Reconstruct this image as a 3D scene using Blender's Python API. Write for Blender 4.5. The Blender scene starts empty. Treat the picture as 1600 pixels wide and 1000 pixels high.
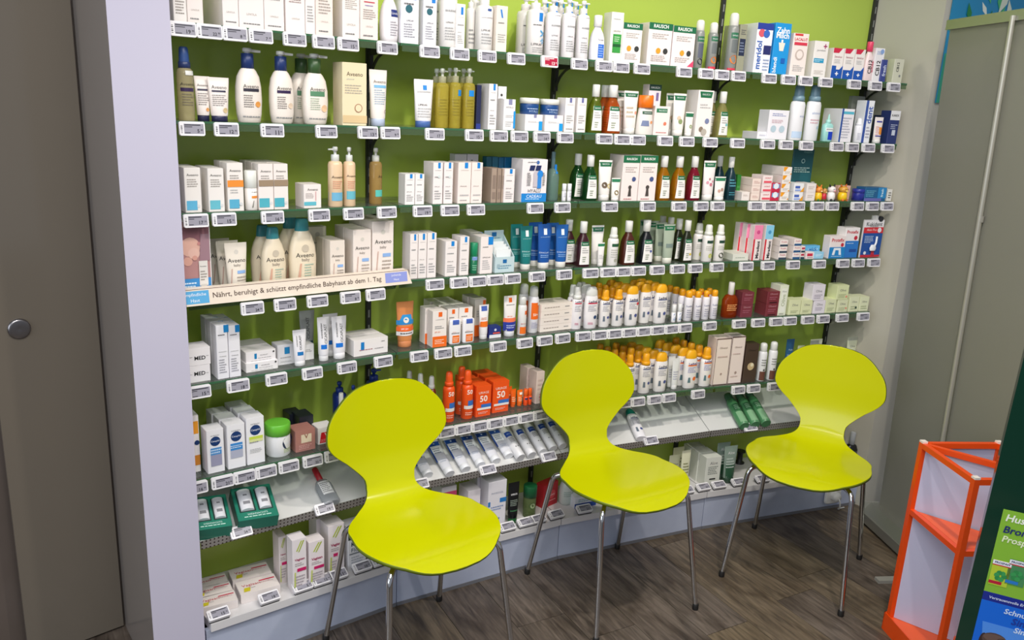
import bpy, bmesh, math, random
from mathutils import Vector, Matrix
random.seed(7)
C = bpy.context.scene.collection
SC = bpy.context.scene
# ------------------------------------------------------------------ camera, world, lights, exposure
F_PX, PITCH, ROLL, CAM_H = 1266.41, 0.25836, 0.049409, 1.612
cp, sp, cr, sr = math.cos(PITCH), math.sin(PITCH), math.cos(ROLL), math.sin(ROLL)
AX, AU, AF = Vector((1, 0, 0)), Vector((0, sp, cp)), Vector((0, cp, -sp))
RIGHT, UP, FWD = cr * AX + sr * AU, -sr * AX + cr * AU, AF
CAM = Vector((0, 0, CAM_H))
cam_d = bpy.data.cameras.new('camera'); cam = bpy.data.objects.new('camera', cam_d); C.objects.link(cam)
cam_d.sensor_width = 36; cam_d.lens = F_PX * 36 / 1600; cam_d.clip_start = .02
m = Matrix.Identity(4)
for r_ in range(3):
    m[r_][0] = RIGHT[r_]; m[r_][1] = UP[r_]; m[r_][2] = -FWD[r_]; m[r_][3] = CAM[r_]
cam.matrix_world = m
SC.camera = cam
SC.view_settings.view_transform = 'Standard'; SC.view_settings.look = 'None'
SC.view_settings.gamma = 1; SC.view_settings.use_curve_mapping = False
SC.view_settings.exposure = -.30
w = bpy.data.worlds.new('shop_ambient'); SC.world = w; w.use_nodes = True
bg = w.node_tree.nodes['Background']; bg.inputs[0].default_value = (.82, .88, 1, 1); bg.inputs[1].default_value = .43
def area(name, loc, target, size, power, col, sy=None):
    d = bpy.data.lights.new(name, 'AREA'); d.energy = power; d.color = col; d.size = size
    d.shape = 'RECTANGLE' if sy else 'DISK'
    if sy: d.size_y = sy
    o = bpy.data.objects.new(name, d); C.objects.link(o); o.location = loc
    o.rotation_euler = (Vector(target) - Vector(loc)).to_track_quat('-Z', 'Y').to_euler(); return o
def spot(name, loc, target, power, col, ang=100, blend=.6, rad=.05):
    d = bpy.data.lights.new(name, 'SPOT'); d.energy = power; d.color = col; d.spot_size = math.radians(ang)
    d.spot_blend = blend; d.shadow_soft_size = rad
    o = bpy.data.objects.new(name, d); C.objects.link(o); o.location = loc
    o.rotation_euler = (Vector(target) - Vector(loc)).to_track_quat('-Z', 'Y').to_euler(); return o
WARM = (1, .93, .84)
for x, y, tx, ty, tz, pw, an in ((.42, 1.42, -.05, 2.35, .6, 66, 116), (1.0, 1.72, .55, 2.6, .6, 92, 116), (1.45, 1.95, 1.15, 3.1, 1.7, 32, 70), (-.3, 1.0, -.5, 1.9, .6, 18, 116)):
    spot('ceiling_spot', (x, y, 2.75), (tx, ty, tz), pw, WARM, an, 1.0, .04)
area('window_light', (-2.6, -1.6, 1.9), (-.2, 2.2, .9), 2.4, 60, (.86, .92, 1), 1.8)
area('overhead_fill', (.1, .1, 2.8), (.1, .9, .6), 2.2, 62, (1, .98, .95), 1.2)  # added soft fill overhead, lifts the shaded bays; no actual fitting

# ------------------------------------------------------------------ helpers
def ray(u, v):
    a, b = (u - 800) / F_PX, (v - 500) / F_PX
    return RIGHT * a - UP * b + FWD
def at_z(u, v, z):
    r = ray(u, v); return CAM + r * ((z - CAM_H) / r.z)
def s2l(c): return c / 12.92 if c <= .04045 else ((c + .055) / 1.055) ** 2.4
def lin(h):
    h = h.lstrip('#')
    if len(h) == 3: h = ''.join(x * 2 for x in h)
    return tuple(s2l(int(h[i:i + 2], 16) / 255) for i in (0, 2, 4))
MATS = {}
def M(h, rough=.45, metal=0, spec=.5, coat=0):
    k = (h, rough, metal, spec, coat)
    if k in MATS: return MATS[k]
    if h.startswith('clear:'): return clear(h[6:], k)
    mt = bpy.data.materials.new('paint_' + h); mt.use_nodes = True
    b = mt.node_tree.nodes['Principled BSDF']
    b.inputs['Base Color'].default_value = (*lin(h), 1); b.inputs['Roughness'].default_value = rough
    b.inputs['Metallic'].default_value = metal; b.inputs['Specular IOR Level'].default_value = spec
    b.inputs['Coat Weight'].default_value = coat; b.inputs['Coat Roughness'].default_value = .08
    MATS[k] = mt; return mt
def clear(h, k=None, mixv=.38, rough=.05):
    k = k or ('clear', h, mixv)
    if k in MATS: return MATS[k]
    mt = bpy.data.materials.new('clear_' + h); mt.use_nodes = True; nt = mt.node_tree; nt.nodes.clear()
    out = nt.nodes.new('ShaderNodeOutputMaterial'); tr = nt.nodes.new('ShaderNodeBsdfTransparent'); pr = nt.nodes.new('ShaderNodeBsdfPrincipled')
    mx = nt.nodes.new('ShaderNodeMixShader'); c = lin(h)
    tr.inputs[0].default_value = tuple(.35 + .65 * x for x in c) + (1,)
    pr.inputs['Base Color'].default_value = (*c, 1); pr.inputs['Roughness'].default_value = rough
    mx.inputs[0].default_value = mixv
    nt.links.new(tr.outputs[0], mx.inputs[1]); nt.links.new(pr.outputs[0], mx.inputs[2]); nt.links.new(mx.outputs[0], out.inputs[0])
    MATS[k] = mt; return mt
def glass_mat(name, tint, gl=1.0, rough=.02, haze=.07):
    mt = bpy.data.materials.new(name); mt.use_nodes = True; nt = mt.node_tree; nt.nodes.clear()
    out = nt.nodes.new('ShaderNodeOutputMaterial'); tr = nt.nodes.new('ShaderNodeBsdfTransparent'); g = nt.nodes.new('ShaderNodeBsdfGlossy')
    fr = nt.nodes.new('ShaderNodeFresnel'); mx = nt.nodes.new('ShaderNodeMixShader')
    fr.inputs[0].default_value = 1.45; tr.inputs[0].default_value = (*tint, 1); g.inputs['Roughness'].default_value = rough
    nt.links.new(fr.outputs[0], mx.inputs[0]); nt.links.new(tr.outputs[0], mx.inputs[1]); nt.links.new(g.outputs[0], mx.inputs[2]); df = nt.nodes.new('ShaderNodeBsdfDiffuse'); df.inputs[0].default_value = (.55, .62, .57, 1); m2 = nt.nodes.new('ShaderNodeMixShader'); m2.inputs[0].default_value = haze
    nt.links.new(mx.outputs[0], m2.inputs[1]); nt.links.new(df.outputs[0], m2.inputs[2]); nt.links.new(m2.outputs[0], out.inputs[0])
    return mt
def noise_mat(name, base, base2, rough, scale=(1, 1, 1), nscale=4, bump=0, detail=4, metal=0, coord='Object', spec=.5):
    mt = bpy.data.materials.new(name); mt.use_nodes = True; nt = mt.node_tree; b = nt.nodes['Principled BSDF']
    tc = nt.nodes.new('ShaderNodeTexCoord'); mp = nt.nodes.new('ShaderNodeMapping'); ns = nt.nodes.new('ShaderNodeTexNoise'); cr_ = nt.nodes.new('ShaderNodeValToRGB')
    mp.inputs['Scale'].default_value = scale; ns.inputs['Scale'].default_value = nscale; ns.inputs['Detail'].default_value = detail
    cr_.color_ramp.elements[0].position = .3; cr_.color_ramp.elements[1].position = .7
    cr_.color_ramp.elements[0].color = (*lin(base), 1); cr_.color_ramp.elements[1].color = (*lin(base2), 1)
    L = nt.links.new
    L(tc.outputs[coord], mp.inputs[0]); L(mp.outputs[0], ns.inputs[0]); L(ns.outputs[0], cr_.inputs[0]); L(cr_.outputs[0], b.inputs['Base Color'])
    b.inputs['Roughness'].default_value = rough; b.inputs['Metallic'].default_value = metal; b.inputs['Specular IOR Level'].default_value = spec
    if bump:
        bp = nt.nodes.new('ShaderNodeBump'); bp.inputs['Strength'].default_value = bump; bp.inputs['Distance'].default_value = .002
        L(ns.outputs[0], bp.inputs['Height']); L(bp.outputs[0], b.inputs['Normal'])
    return mt

class MB:
    """collects geometry; build() links it as ONE mesh object"""
    def __init__(s): s.v = []; s.f = []; s.mi = []; s.ms = []; s.sm = []
    def mat(s, mt):
        if mt not in s.ms: s.ms.append(mt)
        return s.ms.index(mt)
    def add(s, v, f, mt, smooth=False):
        o = len(s.v); i = s.mat(mt); s.v += [tuple(p) for p in v]
        for q in f: s.f.append([o + x for x in q]); s.mi.append(i); s.sm.append(smooth)
    def box(s, x0, x1, y0, y1, z0, z1, mt):
        s.prism([(x0, y0), (x1, y0), (x1, y1), (x0, y1)], z0, z1, mt)
    def prism(s, pts, z0, z1, mt):
        n = len(pts); v = [(p[0], p[1], z0) for p in pts] + [(p[0], p[1], z1) for p in pts]
        s.add(v, [list(range(n))[::-1], list(range(n, 2 * n))] + [[i, (i + 1) % n, n + (i + 1) % n, n + i] for i in range(n)], mt)
    def hexa(s, p, mt):   # 8 points: bottom ring, top ring
        s.add(p, [[3, 2, 1, 0], [4, 5, 6, 7], [0, 1, 5, 4], [1, 2, 6, 5], [2, 3, 7, 6], [3, 0, 4, 7]], mt)
    def rings(s, rings, mt, caps=True, smooth=True):
        n = len(rings[0]); v = [p for r in rings for p in r]; f = []
        for k in range(len(rings) - 1):
            for i in range(n): f.append([k * n + i, k * n + (i + 1) % n, (k + 1) * n + (i + 1) % n, (k + 1) * n + i])
        s.add(v, f, mt, smooth)
        if caps:
            s.add(rings[0], [list(range(n))[::-1]], mt); s.add(rings[-1], [list(range(n))], mt)
    def lathe(s, prof, mt, n=20, cx=0, cy=0):
        s.rings([[(cx + r * math.cos(6.28318 * i / n), cy + r * math.sin(6.28318 * i / n), z) for i in range(n)] for r, z in prof], mt)
    def tube(s, pts, r, mt, n=10):
        pts = [Vector(p) for p in pts]; rings = []; prev = None
        for i, p in enumerate(pts):
            d = (pts[min(i + 1, len(pts) - 1)] - pts[max(i - 1, 0)]).normalized()
            a = d.orthogonal().normalized() if prev is None else (prev - d * prev.dot(d)).normalized()
            prev = a; b = d.cross(a)
            rings.append([p + (a * math.cos(6.28318 * k / n) + b * math.sin(6.28318 * k / n)) * r for k in range(n)])
        s.rings(rings, mt)
    def build(s, name, parent=None, loc=None, rz=None):
        me = bpy.data.meshes.new(name); me.from_pydata(s.v, [], s.f)
        for mt in s.ms: me.materials.append(mt)
        me.polygons.foreach_set('material_index', s.mi); me.polygons.foreach_set('use_smooth', s.sm); me.update()
        o = bpy.data.objects.new(name, me); C.objects.link(o)
        if parent: o.parent = parent
        if loc is not None: o.location = loc
        if rz is not None: o.rotation_euler = (0, 0, rz)
        return o
def fillet(pts, rad, n=6):
    pts = [Vector(p) for p in pts]; out = [pts[0]]
    for a, b, c in zip(pts, pts[1:], pts[2:]):
        r = min(rad, (a - b).length * .49, (c - b).length * .49); p, q = b + (a - b).normalized() * r, b + (c - b).normalized() * r
        out += [(1 - t) ** 2 * p + 2 * t * (1 - t) * b + t * t * q for t in [k / n for k in range(n + 1)]]
    return out + [pts[-1]]
LABELS = {}
def tag(o, label, cat, group=None, kind=None):
    if label: o['label'] = label; LABELS.setdefault(label.lower(), []).append(o.name)
    if cat: o['category'] = cat
    if group: o['group'] = group
    if kind: o['kind'] = kind
    return o
def thing(name, label, cat, loc=(0, 0, 0), rz=0, group=None):
    o = bpy.data.objects.new(name, None); C.objects.link(o); o.location = loc; o.rotation_euler = (0, 0, rz); o.empty_display_size = .05
    return tag(o, label, cat, group)
def structure(o): o['kind'] = 'structure'; return o
TXT = {}
def text_geo(s, bold=False):
    k = (s, bold)
    if k in TXT: return TXT[k]
    c = bpy.data.curves.new('t', 'FONT'); c.body = s; c.resolution_u = 2; c.size = 1; c.align_x = 'CENTER'
    if bold: c.offset = .022
    o = bpy.data.objects.new('t', c); C.objects.link(o)
    me = bpy.data.meshes.new_from_object(o.evaluated_get(bpy.context.evaluated_depsgraph_get()))
    vs = [(v.co.x, v.co.y) for v in me.vertices]; fs = [list(p.vertices) for p in me.polygons]
    bpy.data.objects.remove(o); bpy.data.curves.remove(c); bpy.data.meshes.remove(me)
    if not vs: vs = [(0, 0)]
    x0, x1 = min(v[0] for v in vs), max(v[0] for v in vs); y0, y1 = min(v[1] for v in vs), max(v[1] for v in vs)
    wd = max(x1 - x0, 1e-3)
    TXT[k] = ([((x - (x0 + x1) / 2) / wd, (y - (y0 + y1) / 2) / wd) for x, y in vs], fs, (y1 - y0) / wd)
    return TXT[k]

# ------------------------------------------------------------------ the curved shelf wall: four facets
FR = [Vector(p) for p in ((-.8891, 1.9384), (-.3474, 2.3597), (.1996, 2.6966), (.7947, 2.9757), (1.4509, 3.2329))]
T = [(FR[i + 1] - FR[i]).normalized() for i in range(4)]
N = [Vector((-t.y, t.x)) for t in T]                 # towards the back
LEN = [(FR[i + 1] - FR[i]).length for i in range(4)]
ANG = [math.atan2(t.y, t.x) for t in T]
DEP = .20
Z = {1: 1.7651, 2: 1.5386, 3: 1.3164, 4: 1.0915, 5: .8679, 6: .5985}
ZB = .168                                            # bottom deck
SHELF = {1: 'top shelf', 2: 'second shelf', 3: 'third shelf', 4: 'fourth shelf', 5: 'fifth shelf', 6: 'sixth shelf', 7: 'sloped shelf', 8: 'bottom deck'}
def off(j, t):
    if j == 0: return FR[0] + N[0] * t
    if j == 4: return FR[4] + N[3] * t
    a, b = N[j - 1], N[j]; return FR[j] + (a + b) / (1 + a.dot(b)) * t
def P(i, s, t): return FR[i] + T[i] * s + N[i] * t
def on_plane(u, v, i, t):
    r = ray(u, v); o = FR[i] + N[i] * t; k = o.dot(N[i]) / (r.x * N[i].x + r.y * N[i].y); q = r * k
    return (Vector((q.x, q.y)) - FR[i]).dot(T[i]), q.z + CAM_H
def facet(u, v, t):
    best = None
    for i in range(4):
        s, z = on_plane(u, v, i, t); a = (off(i, t) - FR[i]).dot(T[i]); b = (off(i + 1, t) - FR[i]).dot(T[i])
        e = max(a - s, s - b, 0)
        if (i == 0 and s < a) or (i == 3 and s > b): e = 0
        if best is None or e < best[0]: best = (e, i, s, z)
    return best[1:]
def facet_quad(i, t0, t1, g=.002):
    return [off(i, t0) + T[i] * g, off(i + 1, t0) - T[i] * g, off(i + 1, t1) - T[i] * g, off(i, t1) + T[i] * g]

# ------------------------------------------------------------------ structure
WHITE = M('e6e4ea', .3); GREY = M('b9b9b4', .4)
fl = MB(); fl.box(-4.5, 4.5, -3, 5, -.06, -.012, M('40362e', .6)); floor = structure(fl.build('floor'))
def wood(k):
    a, b = [('4d443d', '7a6e63'), ('52483d', '82735f'), ('483f39', '73675c'), ('564b3d', '887861')][k % 4]
    key = ('wood', k % 4)
    if key in MATS: return MATS[key]
    mt = noise_mat('oak_vinyl', a, b, .42, (1.6, 15, 1), 4.5, .15, 10)
    nt = mt.node_tree; b_ = nt.nodes['Principled BSDF']; ns2 = nt.nodes.new('ShaderNodeTexNoise'); ns2.inputs['Scale'].default_value = 2.2; ns2.inputs['Detail'].default_value = 8; ns2.inputs['Distortion'].default_value = 1.1; nt.nodes['Noise Texture'].inputs['Distortion'].default_value = .9
    mp = nt.nodes.new('ShaderNodeMapping'); mp.inputs['Scale'].default_value = (2.2, 5, 1); tc = nt.nodes['Texture Coordinate']; mx = nt.nodes.new('ShaderNodeMix'); mx.data_type = 'RGBA'; mx.blend_type = 'MULTIPLY'
    oi = nt.nodes.new('ShaderNodeObjectInfo'); ad = nt.nodes.new('ShaderNodeVectorMath'); ad.operation = 'MULTIPLY_ADD'
    nt.links.new(oi.outputs['Random'], ad.inputs[1]); ad.inputs[0].default_value = (17, 31, 7); nt.links.new(tc.outputs['Object'], ad.inputs[2])
    for mpn in [n for n in nt.nodes if n.type == 'MAPPING']: nt.links.new(ad.outputs[0], mpn.inputs[0])
    cr2 = nt.nodes.new('ShaderNodeValToRGB'); cr2.color_ramp.elements[0].position = .32; cr2.color_ramp.elements[0].color = (.42, .38, .35, 1); cr2.color_ramp.elements[1].position = .6; cr2.color_ramp.elements[1].color = (1, 1, 1, 1)
    nt.links.new(mp.outputs[0], ns2.inputs[0]); nt.links.new(ns2.outputs[0], cr2.inputs[0]); ramp = [n for n in nt.nodes if n.type == 'VALTORGB' and n != cr2][0]
    mx.inputs[0].default_value = .85; nt.links.new(ramp.outputs[0], mx.inputs[6]); nt.links.new(cr2.outputs[0], mx.inputs[7]); nt.links.new(mx.outputs[2], b_.inputs['Base Color'])
    MATS[key] = mt; return mt
PD = Vector((-.49, .872)); PA = math.atan2(PD.y, PD.x); PN = Vector((PD.y, -PD.x)); PW, PL = .178, 1.22
pmesh = []
for k in range(4):
    b = MB(); e = .0007; x, y = PL / 2 - .0002, PW / 2 - .0002
    b.hexa([(-x, -y, -.012), (x, -y, -.012), (x, y, -.012), (-x, y, -.012), (-x + e, -y + e, 0), (x - e, -y + e, 0), (x - e, y - e, 0), (-x + e, y - e, 0)], wood(k))
    o = b.build('plank', floor); pmesh.append(o.data); bpy.data.objects.remove(o)
np_ = 0
for r_ in range(-22, 23):
    shift = random.random() * PL
    for c_ in range(-5, 6):
        q = Vector((.2, 2.2)) + PN * (r_ * PW) + PD * (c_ * PL + shift)
        if -2.3 < q.x < 2.9 and .2 < q.y < 4.0:
            o = bpy.data.objects.new('plank', pmesh[random.randrange(4)]); C.objects.link(o); o.parent = floor
            o.location = (q.x, q.y, 0); o.rotation_euler = (0, 0, PA); np_ += 1
GREEN = noise_mat('lime_panel', 'b0c852', 'b4cc56', .24, (1, 1, 1), 2)
back = bpy.data.objects.new('wall_back', None); C.objects.link(back); structure(back)
for i in range(4):
    b = MB(); b.prism(facet_quad(i, DEP + .012, DEP + .05, .001), .0, 2.7, GREEN); b.build('panel', back)
# left post (glossy side), door, right wall
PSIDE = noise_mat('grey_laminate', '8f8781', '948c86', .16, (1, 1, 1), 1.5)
POST = noise_mat('white_laminate', 'c6c2d4', 'cac6d8', .22, (1, 1, 1), 1.5)
o = MB(); q = [P(0, -.0625, -.03), P(0, .0705, -.03), P(0, .0705, .36), P(0, -.0625, .36)]
o.prism(q, 0, 2.7, POST); post = structure(o.build('wall_left'))
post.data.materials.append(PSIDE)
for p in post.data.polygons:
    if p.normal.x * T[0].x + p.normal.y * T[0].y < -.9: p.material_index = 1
o = MB(); o.prism([P(3, .797, -.04), P(3, 2.6, -.04), P(3, 2.6, .25), P(3, .7066, .25), P(3, .7066, .2)], 0, 2.7, noise_mat('end_panel', 'bcb8aa', 'c0bcae', .2, (1, 1, 1), 1.5)); structure(o.build('wall_right'))
dg = P(0, -.066, .345); dd = (at_z(100, 1000, 0) - at_z(162, 977, 0)); dd = Vector((dd.x, dd.y)).normalized(); dn = Vector((dd.y, -dd.x))
de = at_z(33, 1010, 0); dl = (Vector((de.x, de.y)) - dg).dot(dd)
door = bpy.data.objects.new('door_1', None); C.objects.link(door); structure(door); door.location = (dg.x, dg.y, 0)
DG = noise_mat('smoked_glass', '6f675c', '746c61', .12, (1, 1, .4), 1.2)
b = MB(); b.prism([dd * .004, dd * dl, dd * dl + dn * -.010, dd * .004 + dn * -.010], .008, 2.5, DG); b.build('door_leaf', door)
kn = Vector((0, 0)); r_ = ray(28, 512); den = r_.x * dn.x + r_.y * dn.y; kk = (dg.dot(dn)) / den; kp = CAM + r_ * kk
STEEL = M('b8b6b6', .22, 1); CHROME = M('d0d0d0', .12, 1)
b = MB(); b.lathe([(.001, .0), (.024, .0), (.027, .003), (.027, .014), (.024, .017), (.021, .0175), (.0005, .0165)], M('9a9799', .3, 1), 28)
kn = b.build('door_knob', door); kn.location = (kp.x - dg.x, kp.y - dg.y, kp.z)
sgn = 1 if dn.dot(Vector((0, 0)) - dg) > 0 else -1
kn.rotation_euler = Vector((dn.x * sgn, dn.y * sgn, 0)).to_track_quat('Z', 'Y').to_euler()
b = MB(); b.prism([P(0, -.9, .36), P(0, .12, .36), P(0, .12, .42), P(0, -.9, .42)], 0, 2.7, noise_mat('dim_wall', '5b5048', '625750', .6)); structure(b.build('wall_far'))

# ------------------------------------------------------------------ shelf system
GLASS = glass_mat('shelf_glass', (.90, .955, .915)); EDGE = clear('4f8560', None, .55); IRON = M('2c2d2b', .45)
JN = ['left seam', 'middle seam', 'right seam', 'right end wall']
for k in range(1, 7):
    tf = 0
    for i in range(4):
        c = P(i, LEN[i] / 2, .1)
        t = thing('glass_shelf', f"clear green-edged glass shelf, {SHELF[k]}, {['left', 'second', 'third', 'right'][i]} bay", 'shelf', (c.x, c.y, Z[k] - .008), 0, 'glass shelves on the green wall')
        q = [p - c for p in facet_quad(i, tf + .002, DEP + .008)]
        if i == 0: q = [p + T[0] * .078 if j in (0, 3) else p for j, p in enumerate(q)]
        if i == 3: q[2] = q[2] - T[3] * .012; q[1] = q[1] + T[3] * .012
        b = MB(); b.prism(q, 0, .008, GLASS); b.build('pane', t)
        b = MB(); b.prism([q[0] - N[i] * .002, q[1] - N[i] * .002, q[1], q[0]], 0, .008, EDGE); b.build('polished_edge', t)
        if True:
            b = MB(); b.prism([q[0] + T[i] * .004 - N[i] * .004, q[1] - T[i] * .004 - N[i] * .004, q[1] - N[i] * .0022 - T[i] * .004, q[0] - N[i] * .0022 + T[i] * .004], -.014, .003, clear('86a07c', None, .22)); b.build('tag_rail', t)
for j in range(1, 5):
    c = off(j, DEP + .006); a = ANG[j - 1] if j == 4 else (ANG[j - 1] + ANG[j]) / 2
    if j == 4: c = c - T[3] * .008
    t = thing('upright_rail', f"black slotted steel upright at the {JN[j - 1]} of the green wall", 'upright', (c.x, c.y, 0), a, 'black uprights')
    b = MB(); b.box(-.008, .008, -.006, .006, 0, 2.65, IRON); b.build('channel', t)
    b = MB()
    for k in range(53): b.box(-.0025, .0025, -.0066, -.006, .03 + k * .05, .055 + k * .05, M('8a8d86', .5))
    sl = b.build('slot', t); sl['kind'] = 'stuff'
def bracket(j, k):
    a = ANG[3] if j == 4 else (ANG[j - 1] + ANG[j]) / 2
    c = off(j, DEP - .002); tf = 0
    if j == 4: c = c - T[3] * .010
    t = thing('shelf_bracket', f"dark iron bracket under the {SHELF[k]} at the {JN[j - 1]}", 'bracket', (c.x, c.y, Z[k] - .0085), a, 'dark iron shelf brackets')
    L = DEP - tf - .014
    b = MB(); b.hexa([(-.004, -L, -.012), (.004, -L, -.012), (.004, 0, -.022), (-.004, 0, -.022), (-.004, -L, 0), (.004, -L, 0), (.004, 0, 0), (-.004, 0, 0)], IRON); b.build('arm', t)
    b = MB(); pts = [(0, -.004, -.085), (0, -.012, -.07), (0, -.03, -.045), (0, -.065, -.022), (0, -.11, -.012)]
    b.tube(fillet(pts, .03, 4), .0045, IRON, 8); b.build('brace', t)
    b = MB(); b.box(-.006, .006, -.012, .002, -.09, -.001, IRON); b.build('mounting_plate', t)
for k in range(1, 7):
    for j in range(1, 5): bracket(j, k)
# sloped shelf and bottom deck
TRAY = noise_mat('tray_white', 'dcdcda', 'e0e0de', .16, (1, 1, 1), 2)
def perf_mat():
    mt = bpy.data.materials.new('perforated_steel'); mt.use_nodes = True; nt = mt.node_tree; b = nt.nodes['Principled BSDF']; L = nt.links.new
    tc = nt.nodes.new('ShaderNodeTexCoord'); sx = nt.nodes.new('ShaderNodeVectorMath'); sx.operation = 'SCALE'; sx.inputs['Scale'].default_value = 90
    fr = nt.nodes.new('ShaderNodeVectorMath'); fr.operation = 'FRACTION'; su = nt.nodes.new('ShaderNodeVectorMath'); su.operation = 'SUBTRACT'; su.inputs[1].default_value = (.5, .5, .5)
    mu = nt.nodes.new('ShaderNodeVectorMath'); mu.operation = 'MULTIPLY'; mu.inputs[1].default_value = (1, 0, 1)
    ln = nt.nodes.new('ShaderNodeVectorMath'); ln.operation = 'LENGTH'; lt = nt.nodes.new('ShaderNodeMath'); lt.operation = 'LESS_THAN'; lt.inputs[1].default_value = .22
    mx = nt.nodes.new('ShaderNodeMix'); mx.data_type = 'RGBA'; mx.inputs[6].default_value = (*lin('b9b6b2'), 1); mx.inputs[7].default_value = (*lin('4a3a38'), 1)
    L(tc.outputs['Object'], sx.inputs[0]); L(sx.outputs[0], fr.inputs[0]); L(fr.outputs[0], su.inputs[0]); L(su.outputs[0], mu.inputs[0]); L(mu.outputs[0], ln.inputs[0]); L(ln.outputs['Value'], lt.inputs[0]); L(lt.outputs[0], mx.inputs[0]); L(mx.outputs[2], b.inputs['Base Color'])
    b.inputs['Roughness'].default_value = .3; b.inputs['Metallic'].default_value = .6
    return mt
PERF = perf_mat()
SL0, SL1, SLZ0, SLZ1 = -.004, .185, .415, .50        # sloped tray: front t, back t, heights
SANG = math.atan2(SLZ1 - SLZ0, SL1 - SL0)
for i in range(4):
    c = P(i, LEN[i] / 2, 0); bay = ['left', 'second', 'third', 'right'][i]
    t = thing('sloped_shelf', f"white sloped display tray with perforated front lip, {bay} bay", 'shelf', (c.x, c.y, 0), ANG[i], 'sloped white display trays')
    loc = lambda p, z: (((p - c).dot(T[i])), (p - c).dot(N[i]), z)
    q0, q1, q2, q3 = facet_quad(i, SL0, SL1)
    if i == 0: q0, q3 = q0 + T[0] * .078, q3 + T[0] * .078
    b = MB(); b.hexa([loc(q0, SLZ0 - .006), loc(q1, SLZ0 - .006), loc(q2, SLZ1 - .006), loc(q3, SLZ1 - .006), loc(q0, SLZ0), loc(q1, SLZ0), loc(q2, SLZ1), loc(q3, SLZ1)], TRAY); b.build('tray', t)
    f0, f1 = q0 - N[i] * .004, q1 - N[i] * .004
    b = MB(); b.hexa([loc(f0, SLZ0 - .022), loc(f1, SLZ0 - .022), loc(q1, SLZ0 - .022), loc(q0, SLZ0 - .022), loc(f0 - N[i] * .004, SLZ0 + .004), loc(f1 - N[i] * .004, SLZ0 + .004), loc(q1 - N[i] * .004, SLZ0 + .004), loc(q0 - N[i] * .004, SLZ0 + .004)], PERF); b.build('front_lip', t)
    for sx in (.04, LEN[i] - .04):
        if i == 0 and sx < .1: sx = .11
        b = MB(); x = sx - LEN[i] / 2; b.hexa([(x - .004, SL0 + .02, SLZ0 - .03), (x + .004, SL0 + .02, SLZ0 - .03), (x + .004, .205, .40), (x - .004, .205, .40), (x - .004, SL0 + .02, SLZ0 - .0), (x + .004, SL0 + .02, SLZ0 - .0), (x + .004, .205, SLZ1 + .004), (x - .004, .205, SLZ1 + .004)], IRON); b.build('support_arm', t)
    t = thing('base_unit', f"white low base with display deck, {bay} bay", 'shelf base', (c.x, c.y, 0), ANG[i], 'white shelf bases')
    q = facet_quad(i, -.034, DEP + .01); 
    if i == 0: q[0], q[3] = q[0] + T[0] * .085, q[3] + T[0] * .075
    if i == 3: q[1] = P(3, .792, -.034); q[2] = q[2]
    b = MB(); b.prism([(loc(p, 0)[0], loc(p, 0)[1]) for p in q], ZB - .024, ZB, M('dcdadb', .25)); b.build('deck', t)
    q = facet_quad(i, -.022, -.005, .0015)
    if i == 0: q[0], q[3] = q[0] + T[0] * .075, q[3] + T[0] * .075
    if i == 3: q[1] = P(3, .788, -.022); q[2] = P(3, .785, -.005)
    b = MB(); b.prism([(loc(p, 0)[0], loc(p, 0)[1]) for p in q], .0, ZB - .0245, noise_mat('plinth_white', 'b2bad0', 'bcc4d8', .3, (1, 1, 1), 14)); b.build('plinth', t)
    q = facet_quad(i, -.025, -.0224, .0015)
    if i == 0: q[0], q[3] = q[0] + T[0] * .075, q[3] + T[0] * .075
    if i == 3: q[1] = P(3, .788, -.025); q[2] = P(3, .788, -.0224)
    b = MB(); b.prism([(loc(p, 0)[0], loc(p, 0)[1]) for p in q], .0, .012, M('75767c', .5)); b.build('kick_strip', t)
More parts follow.
